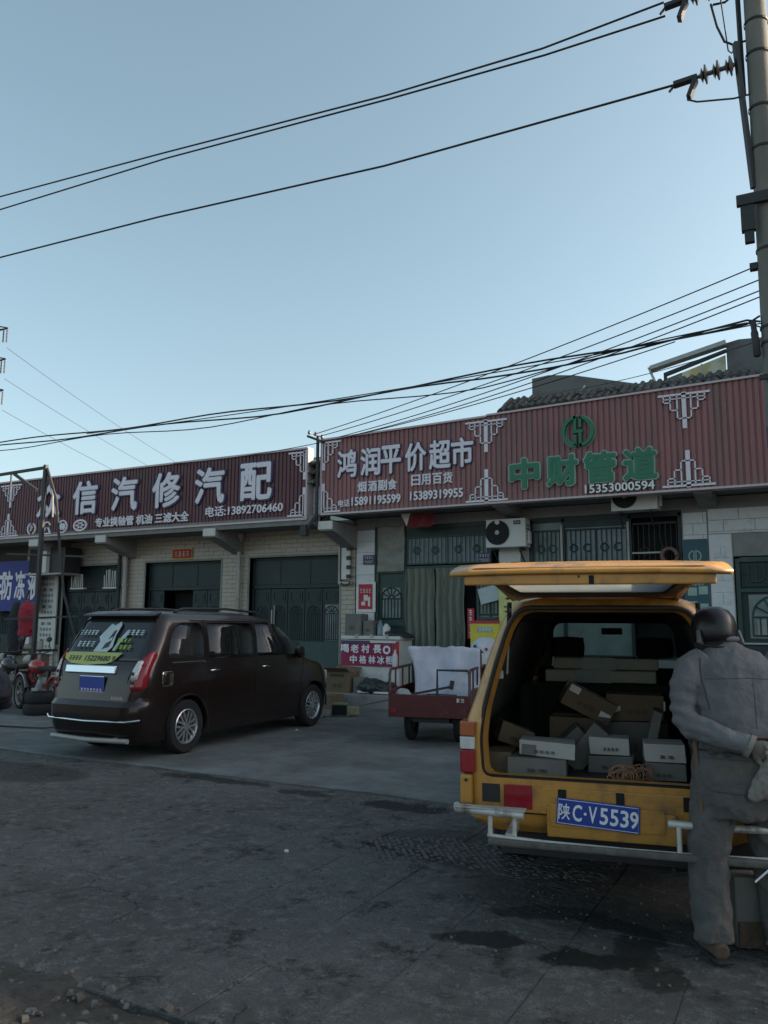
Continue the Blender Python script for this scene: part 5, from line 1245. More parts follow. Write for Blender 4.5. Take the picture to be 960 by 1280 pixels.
sticker([(-.70,1.215),(-.62,1.235),(.36,1.235),(.26,1.13),(.15,1.105),(-.20,1.085),(-.50,1.10),(-.66,1.15)], m_stk, 'sticker_band')
glyphs_o = lettering('15229680 9', .0, on_glass(0,1.165)[1]-.006, 1.165, .56, .075, m_iron, rg, depth=.001, bold=.02, rot=(math.pi/2-tilt,0,0))
o = glyphs(4, 0,0,0, .24,.06, m_iron, rg); o.location = on_glass(-.47,1.165); o.rotation_euler = (-tilt,0,0); o.location.y -= .005
for (n_, x, z, w, h_, m_) in ((5,-.45,1.47,.36,.07,m_stkw),(4,-.40,1.33,.34,.08,m_stkw),(4,.42,1.475,.34,.075,m_stkw),(4,.28,1.38,.26,.055,m_stkg),(4,.32,1.30,.30,.06,m_stkg)):
    o = glyphs(n_, 0,0,0, w, h_, m_, rg, seed=n_*3); o.location = on_glass(x, z); o.location.y -= .003; o.rotation_euler = (-tilt,0,0)
sticker([(-.20,1.24),(-.16,1.36),(-.22,1.42),(-.10,1.58),(-.02,1.56),(.06,1.61),(.10,1.56),(.08,1.44),(.12,1.30),(.06,1.24)], m_stkw, 'cartoon_outline'); sticker([(-.06,1.27),(-.02,1.40),(.02,1.50),(.06,1.50),(.05,1.30)], m_tintd, 'cartoon_fill', .003)
sticker([(-.04,1.34),(.05,1.38),(.04,1.42),(-.03,1.38)], m_stkw, 'cartoon_stroke', .006)
sticker([(.14,1.26),(.19,1.40),(.25,1.50),(.30,1.50),(.28,1.42),(.22,1.36),(.20,1.26)], m_stkw, 'cartoon_outline')
# seats seen through the windows, front end
for (y, x) in ((1.45,-.38),(1.45,.38),(2.15,-.38),(2.15,.38),(2.95,-.38),(2.95,.38)):
    sm = MB(); sm.box(x-.24,x+.24,y-.07,y+.07,.55,1.22); sm.box(x-.13,x+.13,y-.05,y+.05,1.24,1.42); sm.box(x-.24,x+.24,y,y+.5,.45,.6)
    sm.obj('seat', mat('grey_seat_cloth', (.10,.10,.10), .9), mv, bevel=.03)
one('dashboard', m_plastic, mv, -.8,.8,3.35,3.8,.7,1.08, bevel=.03)
MB().lathe([(.17,0),(.185,.012),(.17,.024)], (-.38,3.25,1.05), (0,-1,.4), 20).obj('steering_wheel', m_plastic, mv)
for s in (-1, 1): MB().box(s*.52-.16,s*.52+.16,4.54,4.68,.68,.84).obj('headlight', m_clearlens, mv, bevel=.03)
one('grille', m_chrome, mv, -.35,.35,4.72,4.80,.62,.78, bevel=.01)
one('underbody', m_plastic, mv, -.62,.62,.3,4.5,.16,.21)
one('exhaust', m_steel, mv, .45,.53,.02,.5,.20,.27, bevel=.03)

# ---------------------------------------------------------------- yellow van, tailgate open
m_yel = mat('amber_van_paint', (.47,.225,.042), .42, coat=.4, var=.14, scale=5, bump=.0012, bscale=7, dirt=(.22,.12,.045), dirt_amt=.36, dirt_scale=6)
V = Hull([(.44,.70,.05,4.2,.12,.4),(.50,.78,.01,4.3,.11,.45),(.60,.80,.0,4.35,.11,.45),(.90,.805,.0,4.35,.11,.45),(1.00,.80,.0,4.25,.11,.42),(1.06,.785,.005,3.75,.11,.35),(1.14,.755,.01,3.55,.11,.3),(1.30,.70,.02,3.30,.11,.3),
          (1.45,.65,.035,3.05,.11,.3),(1.58,.595,.05,2.85,.10,.28),(1.68,.545,.06,2.65,.10,.28),(1.735,.50,.08,2.45,.10,.28),(1.765,.43,.11,2.3,.12,.28),(1.78,.33,.18,2.1,.14,.25)])
VR = R_(11)
yv = thing('van', 'yellow-orange van seen from behind with its tailgate raised over a load of cartons', 'van', (-1.06,-10.38,0), VR)
zs = [.44,.47,.50,.55,.60,.70,.80,.90,.95,1.0,1.03,1.06,1.10,1.14,1.22,1.30,1.38,1.45,1.52,1.58,1.63,1.68,1.71,1.735,1.75,1.765,1.775,1.78]
vb = V.solid(zs).obj('body', m_yel, None)
boolean(vb, V.solid([.70,.9,1.0,1.06,1.14,1.30,1.45,1.58,1.66,1.70], .055).obj('cutter', m_dark))
OPEN = rounded([(-.685,.735),(.685,.735),(.70,.95),(.675,1.12),(.60,1.38),(.525,1.60),(.455,1.70),(-.455,1.70),(-.525,1.60),(-.60,1.38),(-.675,1.12),(-.70,.95)], .06, 3)
boolean(vb, cutter(OPEN, 'y', -.3, .30))
VW = [rounded([(.55,1.10),(1.55,1.10),(1.50,1.58),(.70,1.58)], .07), rounded([(1.68,1.10),(2.42,1.10),(2.42,1.56),(1.68,1.58)], .05), rounded([(2.52,1.10),(3.35,1.10),(3.0,1.34),(2.70,1.55),(2.52,1.56)], .05)]
for w in VW: boolean(vb, cutter(w, 'x', -1.2, 1.2))
boolean(vb, cutter(rounded([(-.60,1.13),(.60,1.13),(.50,1.62),(-.50,1.62)], .08), 'y', 2.2, 4.0))
for y in (1.25, 3.45):
    for s in (-1, 1): boolean(vb, MB().cyl((s*.55,y,.33),(s*1.2,y,.33),.38,n=32).obj('cutter', m_dark))
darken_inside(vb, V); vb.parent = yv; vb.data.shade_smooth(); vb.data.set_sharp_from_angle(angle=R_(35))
m_clear = glass_mat('clear_window', (.50,.56,.54), alpha=.10)
for s in (-1, 1):
    for w in VW: patch(V.side_patch(w, -.01, s), 'side_window', m_tintd, yv)
# dark inner lining: side trims, floor, roof lining, firewall
def lining(name, pts, m=m_plastic): MB().add(pts, [(0,1,2,3)]).obj(name, m, yv).modifiers.new('t','SOLIDIFY').thickness = .01
m_lin = mat('dark_lining', (.045,.045,.042), .85, var=.4, scale=6)
for s in (-1, 1):
    tr = MB(); ys = (.10,3.2); prof = [(.74,.72),(.74,1.0),(.70,1.10)]
    for a, b in zip(prof, prof[1:]): tr.add([(s*a[0],ys[0],a[1]),(s*a[0],ys[1],a[1]),(s*b[0],ys[1],b[1]),(s*b[0],ys[0],b[1])], [(0,1,2,3)])
    prof = [(.515,1.60),(.44,1.69),(0,1.705)]
    for a, b in zip(prof, prof[1:]): tr.add([(s*a[0],.35,a[1]),(s*a[0],2.5,a[1]),(s*b[0],2.5,b[1]),(s*b[0],.35,b[1])], [(0,1,2,3)])
    o = tr.obj('inner_trim', m_lin, yv); 
for s in (-1, 1): patch(V.side_patch([(.22,1.02),(2.45,1.02),(2.40,1.62),(.30,1.62)], -.085, s), 'window_blackout', m_lin, yv, thick=.01)  # added dark panels close the windows off so the load space stays black
one('cargo_floor', m_lin, yv, -.74,.74,.03,3.2,.70,.722)
MB().tube([(x,.012,z) for x, z in OPEN+[OPEN[0]]], .014, 6).obj('door_seal', m_plastic, yv, smooth=60)
ch = MB()
n = len(OPEN)
A_ = [(x,.03,z) for x, z in OPEN]; B_ = [(x*.955,.10,.72+(z-.72)*.965+.01) for x, z in OPEN]
ch.add(A_+B_, [(i,(i+1) % n,n+(i+1) % n,n+i) for i in range(n)]); ch.obj('door_channel', m_yel, yv, smooth=60)
# wheels
for y in (1.25, 3.45):
    for s in (-1, 1): car_wheel(yv, s*.68, y, .33, .20, s, m_rim, 6)
one('underbody', m_plastic, yv, -.6,.6,.1,4.0,.30,.44)
MB().cyl((-.6,1.25,.34),(.6,1.25,.34),.05).obj('axle', m_iron, yv)
# rear details: lower valance with notches, red fog light, grey socket, lamps
va = MB(); va.box(-.44,.80,-.022,.0,.555,.70); va.obj('valance', m_yel, yv, bevel=.006)
one('bumper_lip', m_yel, yv, -.32,.36,-.035,-.0225,.44,.60, bevel=.006)
one('socket', m_plastic, yv, -.685,-.585,-.012,.004,.60,.70); one('fog_light', m_redlens, yv, -.555,-.40,-.030,-.0225,.575,.705, bevel=.004); one('fog_divider', m_yel, yv, -.58,-.56,-.016,.0,.56,.70)
for x in (-.235,.075,.42): one('notch', m_dark, yv, x-.022,x+.022,-.0265,-.0222,.62,.695)
for s in (-1, 1):
    x0, x1 = (.725,.805)
    hp = {'a': (.96,1.04), 'b': (.885,.955), 'c': (.755,.88)}
    for (z0, z1), m_, nm in ((hp['a'], mat('amber_lens', (.40,.11,.04), .15, coat=.6), 'indicator_light'), (hp['b'], m_clearlens, 'reverse_light'), (hp['c'], m_redlens, 'tail_light')):
        q = MB(); q.box(min(s*x0,s*x1), max(s*x0,s*x1), -.022, .03, z0, z1); q.box(min(s*.79,s*.815), max(s*.79,s*.815), -.01,.16,z0,z1); q.obj(nm, m_, yv, bevel=.006)
    q = MB(); q.box(min(s*.74,s*.812), max(s*.74,s*.812), -.03, .10, .58, .745); q.obj('corner_cap', m_yel, yv, bevel=.015)
    MB().cyl((s*.775,-.031,.715),(s*.775,-.034,.715),.010,n=10).obj('bolt', m_iron, yv)
# number plate
pl = one('number_plate', m_plate, yv, -.22,.22,-.050,-.044,.46,.60, bevel=.002); pl.rotation_euler = (0, R_(3.2), 0); pl.location = (-.075,0,.045)
for s in (-1, 1): MB().tube([(s*.812,.02,.75),(s*.7,-.002,.748),(s*.60,-.002,.742)], .0025, 4).obj('panel_gap', m_dark, yv)
MB().tube([(-.80,-.003,.548),(0,-.024,.553),(.80,-.003,.548)], .003, 4).obj('panel_gap', m_dark, yv)
one('plate_bracket', m_yel, yv, -.30,.30,-.043,-.036,.50,.62)
m_pw = mat('plate_white', (.72,.74,.78), .4, var=.04)
for ch_, x, w in (('陕',-.175,.062),('C',-.105,.048),('V',.005,.050),('5',.062,.044),('5',.112,.044),('3',.160,.044),('9',.196,.036)):
    pass
xs_ = {'陕':(-.180,.064),'C':(-.108,.054)}
lettering('陕', -.178,-.052,.530,.062,.085, m_pw, pl, depth=.002, bold=.012, name='character'); lettering('C', -.108,-.052,.530,.050,.088, m_pw, pl, depth=.002, bold=.02, name='character')
MB().cyl((-.066,-.051,.530),(-.066,-.0535,.530),.008,n=10).obj('dot', m_pw, pl)
for ch_, x in zip('V5539', (-.026,.033,.087,.140,.190)): lettering(ch_, x,-.052,.530,.044,.088, m_pw, pl, depth=.002, bold=.02, name='character')
MB().tube([(-.212,-.051,.467),(.212,-.051,.467),(.212,-.051,.593),(-.212,-.051,.593),(-.212,-.051,.467)], .0018, 4).obj('plate_rim', m_pw, pl)
# tubular step bumper
m_silver = mat('worn_silver_paint', (.50,.50,.48), .45, metal=.3, var=.2, dirt=(.12,.10,.08), dirt_amt=.3, dirt_scale=9)
sb_ = MB(); sb_.tube([(-.80,-.16,.575),(-.79,-.22,.575),(-.60,-.25,.573),(-.42,-.25,.568)], .022, 10); sb_.box(-.80,-.41,-.265,-.20,.590,.597)
for x in (-.60,-.47): sb_.tube([(x,-.25,.57),(x,-.255,.46)], .013, 8)
sb_.tube([(-.615,-.255,.455),(-.3,-.265,.445),(.1,-.265,.44),(.45,-.26,.44),(.80,-.22,.44)], .011, 8)
for x in (.36,.47): sb_.tube([(x,-.255,.57),(x,-.258,.44)], .013, 8)
sb_.tube([(.31,-.24,.58),(.5,-.25,.578),(.80,-.2,.575)], .020, 8)
for x in (-.5,.5): sb_.bar((x,-.25,.45),(x,.12,.46),.04)
sbo = sb_.obj('step_bumper', m_silver, yv, smooth=50); sbo.location.z = .022
o = MB().box(-.61,.80,-.29,-.24,.432,.470).obj('rubber_bar', mat('battered_rubber', (.10,.095,.085), .8, var=.5, scale=18), yv, bevel=.012)
# tailgate
tg = MB()
def rowpts(y, z, hw, drop, n=12): return [(-hw+2*hw*i/n, y, z-drop*abs(2*i/n-1)**3) for i in range(n+1)]
rows = [rowpts(.10,1.775,.49,.03), rowpts(-.10,1.845,.56,.02), rowpts(-.32,1.895,.62,.018), rowpts(-.46,1.915,.655,.016), rowpts(-.55,1.912,.68,.014), rowpts(-.64,1.892,.69,.012), rowpts(-.725,1.862,.70,.010), rowpts(-.738,1.848,.70,.01)]
for r_ in rows: tg.v += r_
for j in range(len(rows)-1):
    for i in range(12):
        if j in (1,2,3) and 2 <= i <= 9: continue      # the window opening
        tg.f.append((j*13+i, j*13+i+1, (j+1)*13+i+1, (j+1)*13+i))
tgo = thing  # keep name free
gate = tg.obj('tailgate', m_yel, yv, smooth=50); gate.location = (-.045,0,.012); gate.scale = (.955,1,1); sol = gate.modifiers.new('thick','SOLIDIFY'); sol.thickness = .018; sol.offset = -1
inner_ = MB()                                   # inner frame round the glass, underneath
fo = [(-.61,-.700),(.61,-.700),(.46,.08),(-.46,.08)]; gi = [(-.50,-.60),(.50,-.60),(.41,-.12),(-.41,-.12)]
def zt(y): return 1.745+(.10-y)*.145
tp = rounded(fo, .07, 4); ti = rounded(gi, .05, 4); n = len(tp)
inner_.add([(x,y,zt(y)-.0) for x, y in tp]+[(x,y,zt(y)-.012) for x, y in ti], [(i,(i+1) % n,n+(i+1) % n,n+i) for i in range(n)])
inner_.add([(x,y,zt(y)+.0) for x, y in tp]+[(x*1.0,y,zt(y)+.012) for x, y in tp], [(i,n+i,n+(i+1) % n,(i+1) % n) for i in range(n)])
inner_.add([(x,y,zt(y)-.012) for x, y in ti]+[(x,y,zt(y)+.04) for x, y in ti], [(i,n+i,n+(i+1) % n,(i+1) % n) for i in range(n)])
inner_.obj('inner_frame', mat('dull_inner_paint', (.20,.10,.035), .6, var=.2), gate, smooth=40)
MB().tube([(x,y,zt(y)-.010) for x, y in ti+[ti[0]]], .009, 6).obj('glass_seal', m_plastic, gate)
MB().add([(x,y,zt(y)-.004) for x, y in ti], [tuple(range(n))]).obj('rear_window', translucent_glass('skylit_rear_glass', (.50,.52,.51)), gate).modifiers.new('t','SOLIDIFY').thickness = .004  # pale translucent colour stands in for bright sky seen through the glass
ed = MB(); ed.box(-.625,.625,-.712,-.69,1.785,1.850); ed.obj('gate_edge', m_yel, gate, bevel=.008)
one('lock_slot', m_dark, gate, .02,.045,-.7145,-.7125,1.788,1.83); MB().cyl((-.03,-.712,1.825),(-.03,-.716,1.825),.006,n=8).obj('bolt', m_iron, gate)
for s in (-1, 1): MB().cyl((s*.38,.06,1.765),(s*.46,.06,1.765),.022,n=10).obj('hinge', m_yel, gate)
for s in (-1, 1):
    MB().cyl((s*.52,.04,1.70),(s*.535,.10,1.53),.010,n=8).cyl((s*.535,.10,1.55),(s*.555,.14,1.31),.007,n=8).obj('gas_strut', m_plastic if s > 2 else m_steel, yv)
    MB().cyl((s*.52,.035,1.73),(s*.53,.075,1.60),.014,n=8).obj('strut_sleeve', m_plastic, yv)
    MB().box(s*.60-.02,s*.60+.02,.14,.17,1.28,1.33).obj('latch_box', m_acw, yv, bevel=.005)
# cab seen through the load space
m_seat = mat('dark_seat_cloth', (.035,.035,.035), .9, var=.3)
for x in (-.34,.34):
    s_ = MB(); s_.box(x-.24,x+.24,1.95,2.10,.75,1.27); s_.obj('seat', m_seat, yv, bevel=.05); h_ = MB(); h_.lathe([(.0,0),(.13,.01),(.14,.08),(.13,.16),(0,.17)], (x,2.05,1.34), (0,0,1), 14); h_.obj('headrest', m_seat, yv, smooth=60)
s_ = MB(); s_.box(-.66,.66,1.42,1.54,.72,1.16); s_.obj('bench_back', m_seat, yv, bevel=.04)
ws_ = MB(); ws_.add([(-.60,3.42,1.13),(.60,3.42,1.13),(.50,2.76,1.62),(-.50,2.76,1.62)], [(0,1,2,3)]); ws_.obj('windscreen', m_clear, yv)
one('dashboard', m_plastic, yv, -.66,.66,2.95,3.35,.85,1.12, bevel=.03)
MB().lathe([(.17,0),(.185,.012),(.17,.024)], (-.34,2.7,1.16), (0,-1,.6), 18).obj('steering_wheel', m_plastic, yv)
MB().box(-.09,.09,2.76,2.79,1.52,1.58).obj('inner_mirror', m_plastic, yv, bevel=.01)
MB().tube([(.66,-.0,.8),(.665,.01,.8)], .01).obj('latch', m_iron, yv)
# loose load, each thing top level; positions in the van's own frame
vrt = Vector((math.cos(VR), math.sin(VR), 0)); vfw = Vector((-math.sin(VR), math.cos(VR), 0)); vo = Vector((-1.06,-10.38,0))
def inv(x, y, z): p = vo+vrt*x+vfw*y; return (p.x, p.y, z)
def vcarton(x, y, z, w, d, h, rz, m, lab, **k):
    p = inv(x, y, z); return carton(p[0], p[1], p[2], w, d, h, math.degrees(VR)+rz, m, lab, group='cartons in the van', **k)
LB = m_paper
vcarton(-.345,.32,.83,.32,.26,.085,4,m_cardw,'white carton with grey printed square, brightest of the load in the van',seam=False,label_=[(-.105,.035,.085,.06,m_card2)],ry=3)
vcarton(-.40,.30,.725,.34,.30,.10,2,m_card2,'flat grey carton under the white carton in the van',seam=False)
vcarton(.015,.50,.83,.23,.2,.10,-2,m_cardw,'off-white carton at the middle of the load above the tangled wires',seam=False)
vcarton(.02,.52,.725,.26,.24,.10,0,m_card2,'dim carton beneath the off-white carton in the middle of the van')
vcarton(-.21,.62,.73,.12,.26,.30,0,m_card2,'long grey carton leaning diagonally behind the white carton',ry=38,seam=False)
vcarton(-.33,.72,.73,.16,.26,.26,6,m_card2,'dark grey carton leaning left behind the diagonal one',ry=46,seam=False)
vcarton(-.17,.95,1.02,.34,.28,.15,8,m_card,'brown carton with two white labels tilted on top of the load',ry=27,seam=True,label_=[(-.12,.12,.07,.045,LB),(.12,.05,.07,.045,LB)])
vcarton(.17,1.05,.98,.36,.28,.17,0,m_card,'long brown carton with a white label at its left end in the van',seam=False,label_=[(-.12,.07,.06,.045,LB),(.165,.10,.05,.06,LB)])
vcarton(.17,1.05,.725,.4,.30,.25,0,m_card2,'dark carton under the long brown carton in the van')
vcarton(-.20,1.02,.725,.34,.30,.27,-5,m_card,'dark brown carton under the tilted labelled carton')
vcarton(.33,.36,.725,.22,.24,.095,-3,m_card2,'grey carton at the bottom of the right-hand stack in the van',seam=False)
vcarton(.32,.36,.825,.22,.24,.10,2,m_cardw,'pale grey carton on the right-hand stack beside the person',seam=False)
vcarton(.22,.68,.73,.05,.26,.36,0,m_card2,'thin grey panel box leaning upright at the right of the load',ry=14,seam=False)
vcarton(-.63,.34,.725,.16,.26,.12,0,m_card,'dim brown carton in the lower left corner of the van',seam=False)
vcarton(-.60,.55,.85,.22,.2,.12,20,m_card,'dim crooked carton on the left side of the van load',ry=20,seam=False)
vcarton(.58,.5,.725,.22,.3,.2,0,m_card2,'dark carton at the far right of the van load')
for k, (x, y, z, w, h_, lab) in enumerate(((-.06,1.34,1.20,.76,.085,'long pale foam board bundle lying across the seat back in the van, lower one'),(-.02,1.36,1.29,.72,.08,'long pale green foam board bundle lying across the seat back in the van, upper one'))):
    p = inv(x, y, z); t = thing('foam_bundle', lab, 'board bundle', p, VR+R_(-1 if k else 1), 'foam bundles in the van')
    one('board', mat('dull_foam', (.34,.34,.28), .7, var=.15), t, -w/2, w/2, -.12, .12, 0, h_, bevel=.012); one('wrap', m_palepane, t, -w*.22, w*.1, -.123,.123,-.002,h_+.003)
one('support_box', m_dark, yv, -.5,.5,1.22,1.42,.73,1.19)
rw = random.Random(11)
for k in range(5):
    c = Vector(inv(.06+.03*k, .12+.02*k, .76)); pts = []
    for i in range(40):
        a = i*.5; r = .045+.012*math.sin(i*.7+k); pts.append(c+vrt*(r*math.cos(a)+.006*k)+vfw*(.03*math.sin(a*.5+k))+Vector((0,0,max(-.025,r*math.sin(a)+.01*math.sin(i)))))
    tag(MB().tube(pts, .0035, 4).obj('wire_coil', mat('copper_brown_wire', (.30,.15,.09), .6), smooth=80), ['coil of reddish wire at the van sill, leftmost','coil of reddish wire at the van sill, second from left','coil of reddish wire in the middle of the tangle','coil of reddish wire near the grey cartons','coil of reddish wire, rightmost in the tangle'][k], 'wire coil', 'wire coils at the van sill')

# ---------------------------------------------------------------- cargo tricycle
m_mar = mat('maroon_enamel', (.085,.012,.014), .4, coat=.3, var=.2, dirt=(.09,.06,.05), dirt_amt=.25, dirt_scale=4)
tr = thing('cargo_tricycle', 'maroon cargo tricycle with railed bed behind the yellow van', 'tricycle', (-4.60,-5.02,0), R_(14))
bw, bl = .56, 1.75
one('tail_panel', m_mar, tr, -bw, bw, -.01, .02, .36, .66, bevel=.006)
one('side_panel', m_mar, tr, -bw,-bw+.03,.021,bl,.36,.72, bevel=.006); one('side_panel', m_mar, tr, bw-.03,bw,.021,bl,.36,.72, bevel=.006)
one('front_panel', m_mar, tr, -bw,bw,bl,bl+.03,.36,.95, bevel=.006); one('bed_floor', m_iron, tr, -bw+.03,bw-.03,.02,bl,.36,.40)
for s in (-1, 1):
    MB().tube([(s*(bw-.015),.0,.66),(s*(bw-.015),.0,.93),(s*(bw-.015),.06,.99),(s*(bw-.015),bl-.06,.99),(s*(bw-.015),bl,.93),(s*(bw-.015),bl,.70)], .02, 8).obj('bed_rail', m_mar, tr, smooth=60)
    for y in (.35,.8,1.25): MB().cyl((s*(bw-.015),y,.70),(s*(bw-.015),y,.99),.013).obj('rail_post', m_mar, tr)
MB().tube([(bw-.015,0,.93),(bw-.04,-.0,.99),(bw-.45,0,.99),(bw-.45,0,.66)], .017, 8).obj('tail_hoop', m_iron, tr, smooth=60)
for s in (-1, 1):
    w = MB(); w.lathe([(.16,-.05),(.25,-.055),(.275,-.03),(.275,.03),(.25,.055),(.16,.05),(.16,-.05)], (s*.34,.48,.275), (1,0,0), 26); wo = w.obj('wheel', m_black, tr, smooth=50)
    MB().cyl((s*.34-.03,.48,.275),(s*.34+.03,.48,.275),.16,n=20).obj('rim', m_iron, wo)
MB().cyl((-.34,.48,.275),(.34,.48,.275),.035).obj('axle', m_iron, tr); one('chassis', m_iron, tr, -.25,.25,.1,1.9,.29,.35)
for s in (-1,1):
    for k in range(3): MB().bar((s*.3,.2,.30+k*.012),(s*.3,.8,.30+k*.012),.05,.01).obj('leaf_spring', m_iron, tr)
w = MB(); w.lathe([(.19,-.04),(.26,-.045),(.28,0),(.26,.045),(.19,.04),(.19,-.04)], (0,2.75,.28), (1,0,0), 26); wo = w.obj('wheel', m_black, tr, smooth=50); MB().cyl((-.03,2.75,.28),(.03,2.75,.28),.04).obj('hub', m_steel, wo)
MB().tube([(0,2.75,.28),(0,2.6,.8),(0,2.5,1.05)], .03).tube([(0,1.9,.4),(0,2.3,.45),(0,2.55,.85)], .03).obj('front_fork', m_mar, tr, smooth=60)
MB().tube([(-.36,2.3,1.12),(-.2,2.5,1.08),(.2,2.5,1.08),(.36,2.3,1.12)], .014).obj('handlebar', m_iron, tr, smooth=60)
one('saddle', m_black, tr, -.18,.18,1.85,2.25,.66,.74, bevel=.03)
one('rear_lamp', m_redlens, tr, -bw+.03,-bw+.12,-.03,-.012,.42,.48)
glyphs(2, bw-.14, -.011, .60, .12, .05, m_paper, tr)
# pale sheet draped over something in the bed, tools, sack
sh = MB(); n = 26
for j in range(n+1):
    for i in range(n+1):
        u = i/n*2-1; v = j/n; 
        x = u*(.50-.04*(1-v))+.05*noise3((u*2,v*2,0),1); 
        if v < .62: y = 0-.06*noise3((u*2,v*3,4),1)-.10*(1-v/.62); z = .52+v/.62*.74
        else: y = (v-.62)*1.4; z = 1.26-.05*((v-.62)/.38)**2
        z += .030*noise3((u*3,v*3,2),1)-.05*abs(u)**3*(v/1.0)
        y += .035*noise3((u*2.2,v*1.5,7),1)+.010*math.sin(u*14+6*v)*noise3((u,v,3),2); cn = max(0,-u)**4*math.exp(-((v-.60)/.12)**2); x -= .09*cn; z += .03*cn
        z += .018*noise3((u*5,v*5,9),1); y += .02*noise3((u*6,v*4,5),1); sh.v.append((x, y, z))
for j in range(n):
    for i in range(n): sh.f.append((j*(n+1)+i, j*(n+1)+i+1, (j+1)*(n+1)+i+1, (j+1)*(n+1)+i))
o = sh.obj('cloth_cover', m_tarp, smooth=80); o.modifiers.new('t','SOLIDIFY').thickness = .01
c14, s14 = math.cos(R_(14)), math.sin(R_(14))
def trp(x, y, z): return (-4.60+x*c14-y*s14, -5.02+x*s14+y*c14, z)
o.location = trp(.10,.85,.02); o.rotation_euler = (0,0,R_(16)); tag(o, 'pale lilac sheet draped over a bulky load in the tricycle bed', 'cover')
t = thing('storage_chest', 'wooden chest under the pale sheet in the tricycle bed', 'chest', trp(.10,1.25,.40), R_(14)); one('body', m_card, t, -.42,.42,-.28,.30,0,.80)
t = thing('bed_mat', 'flat pale board lying in the tricycle bed', 'board', trp(-.02,.42,.40), R_(14)); one('board', m_tarp, t, -.42,.42,-.35,.30,.16,.20, bevel=.01); one('riser', m_dark, t, -.4,.4,-.3,.28,0,.16)
t = thing('pry_bar', 'long black tool lying slanted across the tricycle bed', 'tool', trp(-.05,.35,.60), R_(14)); MB().bar((-.30,-.1,.03),(.28,.18,.14),.03).bar((.26,.17,.10),(.28,.18,.22),.05).obj('shaft', m_iron, t)
t = thing('tool_tray', 'black open tray beside the long tool in the tricycle bed', 'tray', trp(.10,.25,.60), R_(4)); MB().box(-.22,.22,-.08,.08,0,.02).box(-.22,.22,.07,.08,.02,.05).box(-.22,.22,-.08,-.07,.02,.05).obj('tray', m_iron, t, bevel=.004)
mb = MB(); mb.lathe([(0,0),(.10,.01),(.11,.06),(.06,.11),(0,.12)], (0,0,0), (.1,0,1), 12)
o = blend(mb, 'small_sack', mat('grey_sacking', (.30,.31,.30), .85), None, voxel=.012, fold=.012, fscale=14); o.location = trp(-.40,.18,.60); tag(o, 'small grey sack at the left rear corner of the tricycle bed', 'sack')
# ================================================================ PEOPLE
m_skin = mat('skin', (.38,.22,.15), .6, var=.1)
m_jacket = mat('grey_blue_work_cloth', (.128,.136,.150), .88, bump=.012, bscale=24, var=.16, scale=5, dirt=(.11,.105,.10), dirt_amt=.35, dirt_scale=3.5)
m_trous = mat('dusty_grey_trousers', (.088,.088,.088), .92, bump=.014, bscale=22, var=.22, scale=6, dirt=(.11,.10,.08), dirt_amt=.3, dirt_scale=4)
m_trous2 = mat('dusty_navy_trousers', (.055,.062,.085), .92, bump=.0015, bscale=200, var=.22, scale=6, dirt=(.10,.09,.08), dirt_amt=.25, dirt_scale=4)
m_glove = mat('grubby_cotton_glove', (.20,.185,.165), .9, bump=.002, bscale=160, var=.2, dirt=(.07,.055,.04), dirt_amt=.35, dirt_scale=12)
m_shoe = mat('muddy_shoe', (.085,.06,.04), .85, bump=.004, bscale=70, var=.5, scale=20)
def ell(mb, pts, n=18):
    """limb or trunk: list of (x, y, z, rx, ry) rings in level planes"""
    k = len(mb.v); base = []
    for (x, y, z, rx, ry) in pts:
        for i in range(n):
            t = 2*math.pi*i/n; base.append((x+rx*math.cos(t), y+ry*math.sin(t), z))
    fs = [(j*n+i, j*n+(i+1) % n, (j+1)*n+(i+1) % n, (j+1)*n+i) for j in range(len(pts)-1) for i in range(n)]
    fs += [tuple(range(n-1,-1,-1)), tuple(range((len(pts)-1)*n, len(pts)*n))]; mb.add(base, fs)
def hand(name, m, par, M, curl=.5):
    """palm with four unequal bent fingers and a side thumb, in a frame where +x is along the fingers"""
    mb = MB(); mb.tube([(0,0,0),(.04,0,0),(.085,0,0)], [.024,.036,.034], 10)
    for i, v in enumerate(mb.v): mb.v[i] = (v[0], v[1]*1.15, v[2]*.55)
    for y, L_, r in ((.032,.062,.0085),(.011,.072,.009),(-.010,.067,.0088),(-.030,.052,.0078)):
        a = 0; p = Vector((.078,y,0)); pts = [p]
        for s in (.42,.33,.25): a += curl*.75; p = p+Vector((math.cos(a),0,-math.sin(a)))*L_*s*1.15; pts.append(p)
        mb.tube(pts, [r*1.08,r,r*.93,r*.8], 8)
    mb.tube([(.02,.030,0),(.045,.052,-.008),(.068,.060,-.022),(.085,.056,-.036)], [.014,.012,.0105,.009], 8)
    o = blend(mb, name, m, par, voxel=.0045, smooth=3); o.matrix_local = M; return o
